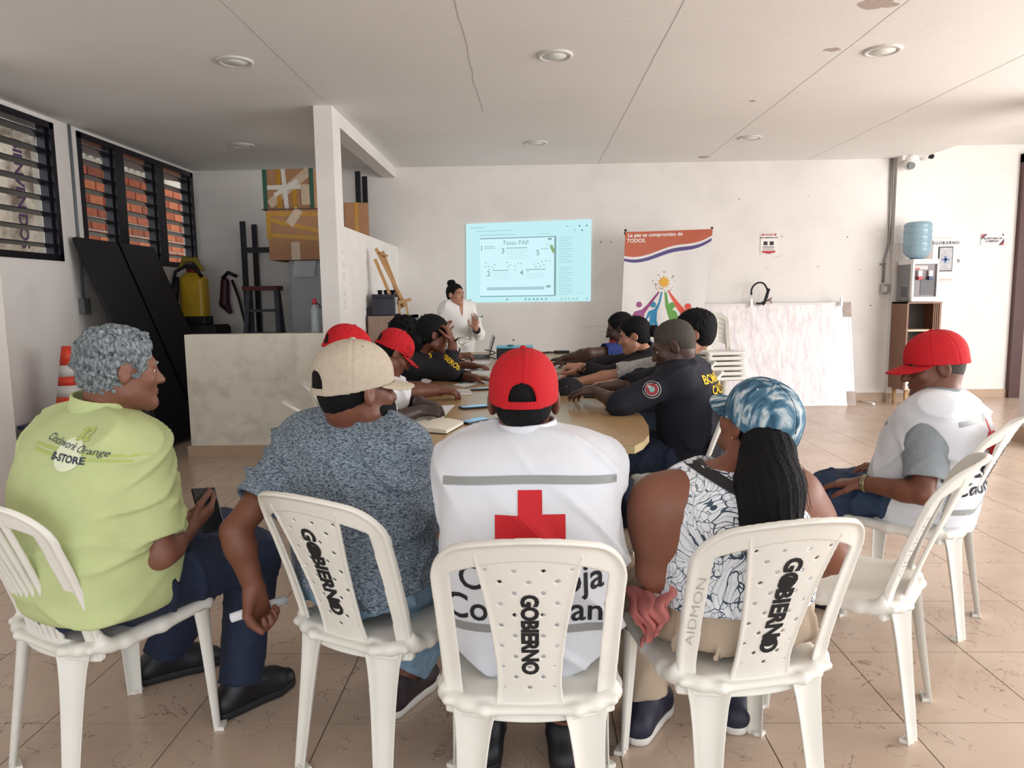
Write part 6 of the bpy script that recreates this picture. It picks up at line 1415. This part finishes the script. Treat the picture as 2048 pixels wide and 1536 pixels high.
# ---- standing woman in white
fc = 152; hp = at(905, 690, 8.15); bx, by = -.79, 8.17
secs = [(bx, by, .78, .165, .125), (bx, by, .93, .155, .115), (bx, by-.005, 1.1, .165, .12), (bx, by, 1.235, .165, .10), (bx, by, 1.30, .09, .065)]
H = Head(at(911, 590, 8.12), 128, 0, 0, .96); r_ = rdir(fc)
sR = Vector((bx, by, 1.22)) + r_*.135; sL = Vector((bx, by, 1.22)) - r_*.135
eL, wL = at(958, 668, 8.05), at(951, 658, 7.86); eR, wR = at(872, 676, 8.05), at(889, 664, 7.88)
M_WSH = mat('white_linen', '#e9e8e6', .85, .03, 9)
P14 = person('standing woman presenter in white shirt with hair bun gesturing by the slide', fc, secs, H, ((sL, eL, wL), (sR, eR, wR)),
    ((Vector((bx, by, .85)) - r_*.085, Vector((bx, by-.01, .48)) - r_*.09, Vector((bx, by+.01, .1)) - r_*.09), (Vector((bx, by, .85)) + r_*.085, Vector((bx, by-.01, .48)) + r_*.09, Vector((bx, by+.01, .1)) + r_*.09)), SK_LT,
    [trousers(mat('white_trouser', '#e3e2df', .85), waist=.95, hem=.01, res=.01, infl=.02), shoes(mat('white_shoe', '#d9d6d0', .6), M_SOLE),
     shirt(M_WSH, .016, hem=.86, sleeve=.88, res=.0075, amp=.005, seed=141, sl_r=.02, collar=(.03, .068))], res=.006, hands=(dict(d=(.0, .1, 1), n=(-.3, -1, .2), thumb=-1, curl=(.12, .1, .1, .15), spread=.12, tspread=1.0), dict(d=(.3, -.3, .75), n=(.4, -.5, .2), thumb=1, curl=.25)), arm_r=(.043, .035, .025), neck=.044, leg_r=(.085, .06, .04), female=True)
hair(P14['root'], H, M_HAIRB, .012, -.07, .05, .005, .001, 60); face_parts(P14['root'], H, M_LIPR)
S = Sdf().ell(H.w(0, -.06, .135), [.05, .05, .042], H.R); S.disp = wrinkle(.006, 9, 220); link('hair_bun', S.mesh('hair_bun', .006), M_HAIRB, P14['root'])
bv = bvh_of(P14['body']); place_flat(flat_bm([[(-.03, .06), (.03, .06), (.012, -.09), (-.0, -.12), (-.012, -.09)]]), 'neckline', SK_LT, P14['shirt'], Vector((bx, by, 1.245)) + fdir(fc)*.2, -rdir(fc), (0, 0, 1), .004, bvh_of(P14['shirt']), .015)
S = Sdf(); d = (wL-eL).normalized(); q = L3(eL, wL, .72); S.cone(q, q + d*.03, .034, .034, .005); link('dark_wristband', S.mesh('dark_wristband', .006), M_DARK, P14['root'])
t = empty('marker_pen', at(962, 632, 7.85)); tag(t, 'green marker pen in the raised hand of the standing woman', 'pen')
MB().tube([at(950, 638, 7.83), at(962, 634, 7.83)], .007, 8).build('barrel', mat('pen_white', '#cfd6cf', .4), t); MB().tube([at(962, 634, 7.83), at(966, 632, 7.83)], .008, 8).build('cap', mat('green_cap', '#2f8a4e', .4), t)
# ================================================================== THINGS ON THE TABLE
ZT = .7418; M_PAP = mat('white_paper', '#e6e7ea', .7); M_PHB = mat('phone_black', '#14161d', .25); M_PHS = mat('lit_phone_screen', '#1b2f48', .1, emit='#6fa3d6', estr=.35)
def slab(c, yaw, hx, hy, h, z=ZT):
    ax = Vector((math.cos(yaw), math.sin(yaw), 0)); ay = Vector((-ax.y, ax.x, 0)); return Vector((c[0], c[1], z+h/2)), ax*hx, ay*hy, Vector((0, 0, h/2))
def box_at(nm, c, yaw, hx, hy, h, m_, par, z=ZT, bevel=0): return MB().obox(*slab(c, yaw, hx, hy, h, z)).build(nm, m_, par, bevel=bevel)
def sheet(label, pts, name='paper_sheet'):
    ps = [atz(x, y, ZT) for x, y in pts]; o = MB().prism([(p.x, p.y) for p in ps], (0, 0, .0008), (0, 0, ZT+.0002), (1, 0, 0), (0, 1, 0)).build(name, M_PAP); tag(o, label, 'paper', 'paper sheets on the table'); return o
def phone(label, c, yaw, z=ZT, lit=True):
    t = empty('smartphone', (c[0], c[1], z)); tag(t, label, 'phone', 'phones on the table'); box_at('case', c, yaw, .037, .077, .011, M_PHB, t, z, .004); box_at('screen', c, yaw, .034, .073, .0012, M_PHS if lit else mat('phone_glass', '#20252d', .08), t, z+.0108); return t
# open notebook
nb = empty('open_notebook', (-.47, 3.2, ZT)); tag(nb, 'open notebook with handwriting and dark cover at the near table end', 'notebook')
Q = [atz(x, y, ZT) for x, y in ((772, 861), (893, 869), (927, 850), (811, 838))]; mid0, mid1 = atz(834, 864, ZT), atz(869, 842, ZT)
MB().prism([(p.x, p.y) for p in Q], (0, 0, .004), (0, 0, ZT), (1, 0, 0), (0, 1, 0)).build('cover', mat('dark_cover', '#1d1d22', .5), nb)
M_PAGE = mat('cream_page', '#e8e4d6', .75)
def page(a, b, c, d, h0, h1, nm):
    n = 8; vs = []
    for i in range(n+1):
        t = i/n; hh = h0 + (h1-h0)*t + .006*math.sin(math.pi*t)
        for p in (a.lerp(b, t), d.lerp(c, t)): vs += [(p.x, p.y, ZT+.004+hh), (p.x, p.y, ZT+.004)]
    fs = []
    for i in range(n):
        k = 4*i; fs += [(k, k+4, k+6, k+2), (k+1, k+3, k+7, k+5), (k, k+1, k+5, k+4), (k+2, k+6, k+7, k+3)]
    fs += [(0, 2, 3, 1), (4*n, 4*n+1, 4*n+3, 4*n+2)]
    return MB().add(vs, fs).build(nm, M_PAGE, nb)
page(Q[0], mid0, mid1, Q[3], .002, .004, 'page_block'); pb = page(mid0, Q[1], Q[2], mid1, .012, .014, 'page_block')
M_PEN = mat('pencil_line', '#a9a9ae', .8)
for k in range(9):
    t = .12 + k*.085; a = Q[0].lerp(Q[3], t).lerp(mid0.lerp(mid1, t), .15); b = Q[0].lerp(Q[3], t).lerp(mid0.lerp(mid1, t), .9 - .1*(k % 3))
    MB().bar((a.x, a.y, ZT+.0135), (b.x, b.y, ZT+.0145), .0035, .0006).build('handwriting', M_PEN, nb)
phone('lit smartphone lying beside the open notebook', atz(950, 844, ZT), -.75); phone('lit smartphone farther along the table beside writing hand', atz(948, 816, ZT), -1.15)
# brochures in front of the centre man
for k, (c, yaw, col) in enumerate((((-.155, 3.15), .08, '#2a5e96'), ((.075, 3.16), -.1, '#3d78b0'), ((.085, 3.13), .05, '#2a5e96'))):
    t = empty('brochure', (c[0], c[1], ZT)); tag(t, ('blue brochure on table left of the red capped head', 'upper blue brochure on table right of the red capped head', 'lower blue brochure on table right of the red capped head')[k], 'brochure', 'blue brochures')
    z = ZT + (.006 if k == 1 else 0); box_at('pages', c, yaw, .075 if k == 0 else .06, .09, .0045, M_PAP, t, z); box_at('cover', c, yaw, .0755 if k == 0 else .0605, .0905, .0008, mat('brochure_%d' % k, col, .4, .25, 25), t, z+.0046)
    box_at('title_bar', (c[0], c[1]-.07), yaw, .06, .012, .0006, mat('brochure_yellow', '#c9a53c', .5) if k == 2 else M_PAP, t, z+.0055)
sheet('sheet of paper under the dark writing hand', ((835, 832), (884, 838), (910, 810), (868, 812))); sheet('sheet of paper under the eyeglasses on the table', ((905, 770), (928, 774), (965, 765), (935, 762)))
sheet('sheet of paper near the laptop', ((935, 727), (975, 728), (985, 722), (940, 722))); sheet('paper sheet at table middle beside the phone', ((935, 746), (975, 750), (985, 742), (950, 741))); sheet('sheet of paper on table beside the pointing hand', ((1090, 752), (1155, 756), (1165, 744), (1110, 742)))
# small notebook and phones along the left side
t = empty('small_notebook', atz(930, 785, ZT)); tag(t, 'small white notepad under the hand of bending person', 'notebook'); c = atz(922, 786, ZT); box_at('pad', c, .2, .06, .09, .012, M_PAP, t, ZT, .002); box_at('top_cover', c, .2, .061, .091, .001, mat('pad_cover', '#d3cfc9', .6), t, ZT+.0122)
phone('dark smartphone beside the small notepad', atz(955, 780, ZT), -1.3, lit=False)
for k, (px, py, lab) in enumerate(((933, 738, 'dark phone stacked on notepad near fire brigade woman'),)):
    t = empty('spiral_notepad', atz(px, py, ZT)); tag(t, 'small spiral notepad with phone lying beside fire brigade woman', 'notepad'); c = atz(px, py, ZT); box_at('pad', c, .5, .06, .1, .01, M_PAP, t); mb = MB()
    for i in range(9): q = Vector((c[0]-.055+.0137*i, c[1]-.1, ZT+.008)); mb.tube([q + Vector((0, -.006, 0)), q + Vector((0, 0, .008)), q + Vector((0, .006, 0))], .0018, 5)
    mb.build('spiral', M_GREYMET, t); phone(lab, (c[0]+.02, c[1]+.02), .4, ZT+.0115, False)
t = empty('eyeglasses', atz(955, 764, ZT)); tag(t, 'wire eyeglasses lying on paper in the table middle', 'glasses'); g0 = atz(944, 766, ZT)
mb = MB(); u_ = Vector((.35, .94, 0)); 
for k in (0, 1):
    c = Vector((g0.x, g0.y, ZT+.028)) + u_*.07*k; pts = [c + u_*.028*math.cos(a*.393) + Vector((0, 0, .024*math.sin(a*.393))) for a in range(17)]; MB().tube(pts, .0022, 6).build('rim', mat('wire_rim', '#3c3a36', .3, metal=.6), t)
    MB().tube([c + u_*(.028 if k else -.028) + Vector((0, 0, .008)), c + u_*(.03 if k else -.03) + Vector((.12, 0, -.012)), c + u_*(.03 if k else -.03) + Vector((.15, 0, -.022))], .002, 6).build('temple', MATS['wire_rim'], t)
MB().tube([Vector((g0.x, g0.y, ZT+.032)) + u_*.028, Vector((g0.x, g0.y, ZT+.032)) + u_*.042], .002, 6).build('bridge', MATS['wire_rim'], t)
def pen(label, a, b, col, r=.0045, z=ZT):
    A, B = atz(*a, z+r+.001), atz(*b, z+r+.001); t = empty('pen', A); tag(t, label, 'pen', 'pens on the table'); MB().tube([A, B], r, 8).build('barrel', mat('pen'+col, col, .35), t); d = (B-A).normalized(); MB().tube([B, B+d*.012], [r*.9, .001], 8).build('tip', M_GREYMET, t); return t
pen('green pen lying beside the eyeglasses', (920, 766), (940, 763), '#1d5a48'); pen('dark pen near the hand of fire brigade woman', (912, 762), (930, 758), '#25232b'); pen('white pen in the dark writing hand', (838, 797), (858, 804), '#d9d9dc', z=ZT+.06)
# right side things
t = empty('baseball_cap', atz(1150, 795, ZT)); tag(t, 'black fire brigade cap with red badge lying on the table', 'cap')
Hc = Head(atz(1140, 790, ZT) + Vector((0, .06, -.028)), 62, 0, 0, .95); cr2 = cap(t, Hc, M_BLKCL, 'black cap crown', size=1.0, res=.005)
bv = bvh_of(cr2); place_flat(flat_bm(circ(.03)), 'badge', mat('badge_pale', '#b9a6a6', .7), cr2, at(1136, 778, 3.95), (1, 0, 0), (0, 0, 1), .003, bv, .02); place_flat(flat_bm(circ(.022)), 'badge', mat('badge_red', '#a5242e', .7), cr2, at(1136, 778, 3.95), (1, 0, 0), (0, 0, 1), .005, bv, .02)
place_flat(flat_bm([[(-.02, -.012), (.02, -.012), (.02, .012), (-.02, .012)]]), 'red_stripe', MATS['badge_red'], cr2, at(1150, 768, 3.95), (1, 0, .2), (-.2, 0, 1), .004, bv, .02)
phone('dark smartphone beside the black cap', atz(1195, 795, ZT), 1.2, lit=False)
t = empty('notepad', atz(1185, 748, ZT)); tag(t, 'white notepad in front of the woman in black', 'notepad'); c = atz(1182, 748, ZT); box_at('pad', c, .1, .09, .12, .018, M_PAP, t); box_at('cover', c, .1, .09, .12, .001, mat('notepad_cover', '#c9ccd2', .5, .15, 30), t, ZT+.0182)
pen('thick black pen lying beside the white notepad', (1132, 753), (1180, 752), '#18181d', .008)
c = atz(1208, 757, ZT); o = MB().prism([(c.x+.07*math.cos(a*.8), c.y+.05*math.sin(a*.8)) for a in range(8)], (0, 0, .01), (0, 0, ZT), (1, 0, 0), (0, 1, 0)).build('red_pouch', mat('red_pouch', '#8e2430', .7), bevel=.003); tag(o, 'small red pouch on the table before the woman in black', 'pouch')
# laptop, projector, cables
lp = empty('laptop', (-.5, 7.05, ZT)); tag(lp, 'grey open laptop seen from the side at far table end', 'laptop')
M_LAP = mat('laptop_grey', '#5f6468', .35, metal=.4); a, b = atz(930, 719, ZT), atz(972, 717, ZT)
box_at('base', ((a.x+b.x)/2, 7.12), .1, .12, .17, .018, M_LAP, lp, ZT, .004); box_at('keyboard', ((a.x+b.x)/2, 7.12), .1, .1, .15, .002, M_DARK, lp, ZT+.018)
hb = Vector(((a.x+b.x)/2 + .115, 7.13, ZT+.018)); tp = at(988, 672, 7.13); dv = (tp-hb)/2; MB().obox((hb+tp)/2, dv, Vector((-.017, .17, 0)), dv.cross(Vector((0, 1, 0))).normalized()*.005).build('lid', M_LAP, lp, bevel=.003)
MB().obox((hb+tp)/2 + Vector((-.006, 0, .002)), dv*.92, Vector((-.016, .158, 0)), dv.cross(Vector((0, 1, 0))).normalized()*.002).build('screen', mat('laptop_screen', '#6d6f72', .2), lp)
pj = empty('projector', (-.12, 6.95, ZT)); tag(pj, 'black projector box with bright blue top at the table end', 'projector'); x0, x1 = at(993, 715, 6.8).x, at(1066, 715, 6.8).x; zt_ = at(1030, 697, 6.8).z
MB().box((x0, 6.8, ZT), (x1, 7.1, zt_)).build('body', mat('projector_black', '#12121a', .4), pj, bevel=.012); MB().box((x0-.003, 6.797, zt_), (x1+.003, 7.103, zt_+.014)).build('top_cover', mat('blue_cover', '#5fb4d2', .4), pj, bevel=.004); MB().tube([(x0+.1, 7.1, ZT+.06), (x0+.1, 7.125, ZT+.06)], .03, 16).build('lens', mat('projector_lens', '#20242c', .1), pj); MB().lathe([(.03, 0), (.03, .012), (.02, .016)], 16, ((x0+x1)/2-.04, 6.9, zt_+.014)).build('dial', mat('dark_teal', '#2f6a7c', .4), pj)
t = empty('black_cable', atz(985, 722, ZT)); tag(t, 'black cable coiled between laptop and projector', 'cable'); pts = [Vector((x0-.06+.05*math.cos(a*.6), 6.78+.06*math.sin(a*.6), ZT+.008+.006*a)) for a in range(16)]; MB().tube(pts, .005, 6).build('coil', M_DARK, t)
t = empty('black_cable', atz(1105, 707, ZT)); tag(t, 'black power adapter cable lying right of the projector', 'cable'); c = atz(1108, 707, ZT); MB().tube([c + Vector((-.13, .0, .01)), c + Vector((-.06, .05, .012)), c + Vector((0, .0, .012)), c + Vector((-.06, -.03, .01)), c + Vector((-.13, 0, .01))], .006, 6).build('loop', M_DARK, t); MB().box((c.x+.0, c.y-.03, ZT), (c.x+.16, c.y+.03, ZT+.03)).build('adapter', M_DARK, t, bevel=.006)
t = empty('carabiner', at(934, 681, 4.88)); tag(t, 'silver carabiner hanging at the wrist of the fire brigade woman', 'carabiner'); pts = [at(x, y, 4.86) for x, y in ((917, 676), (936, 675), (938, 679), (924, 690), (918, 686), (917, 676))]; MB().tube(pts, .005, 8).build('ring', mat('polished_steel', '#c9c6bf', .2, metal=.9), t)
MB().tube([at(917, 676, 4.86), at(910, 682, 4.88)], .006, 6).build('loop', M_DARK, t)
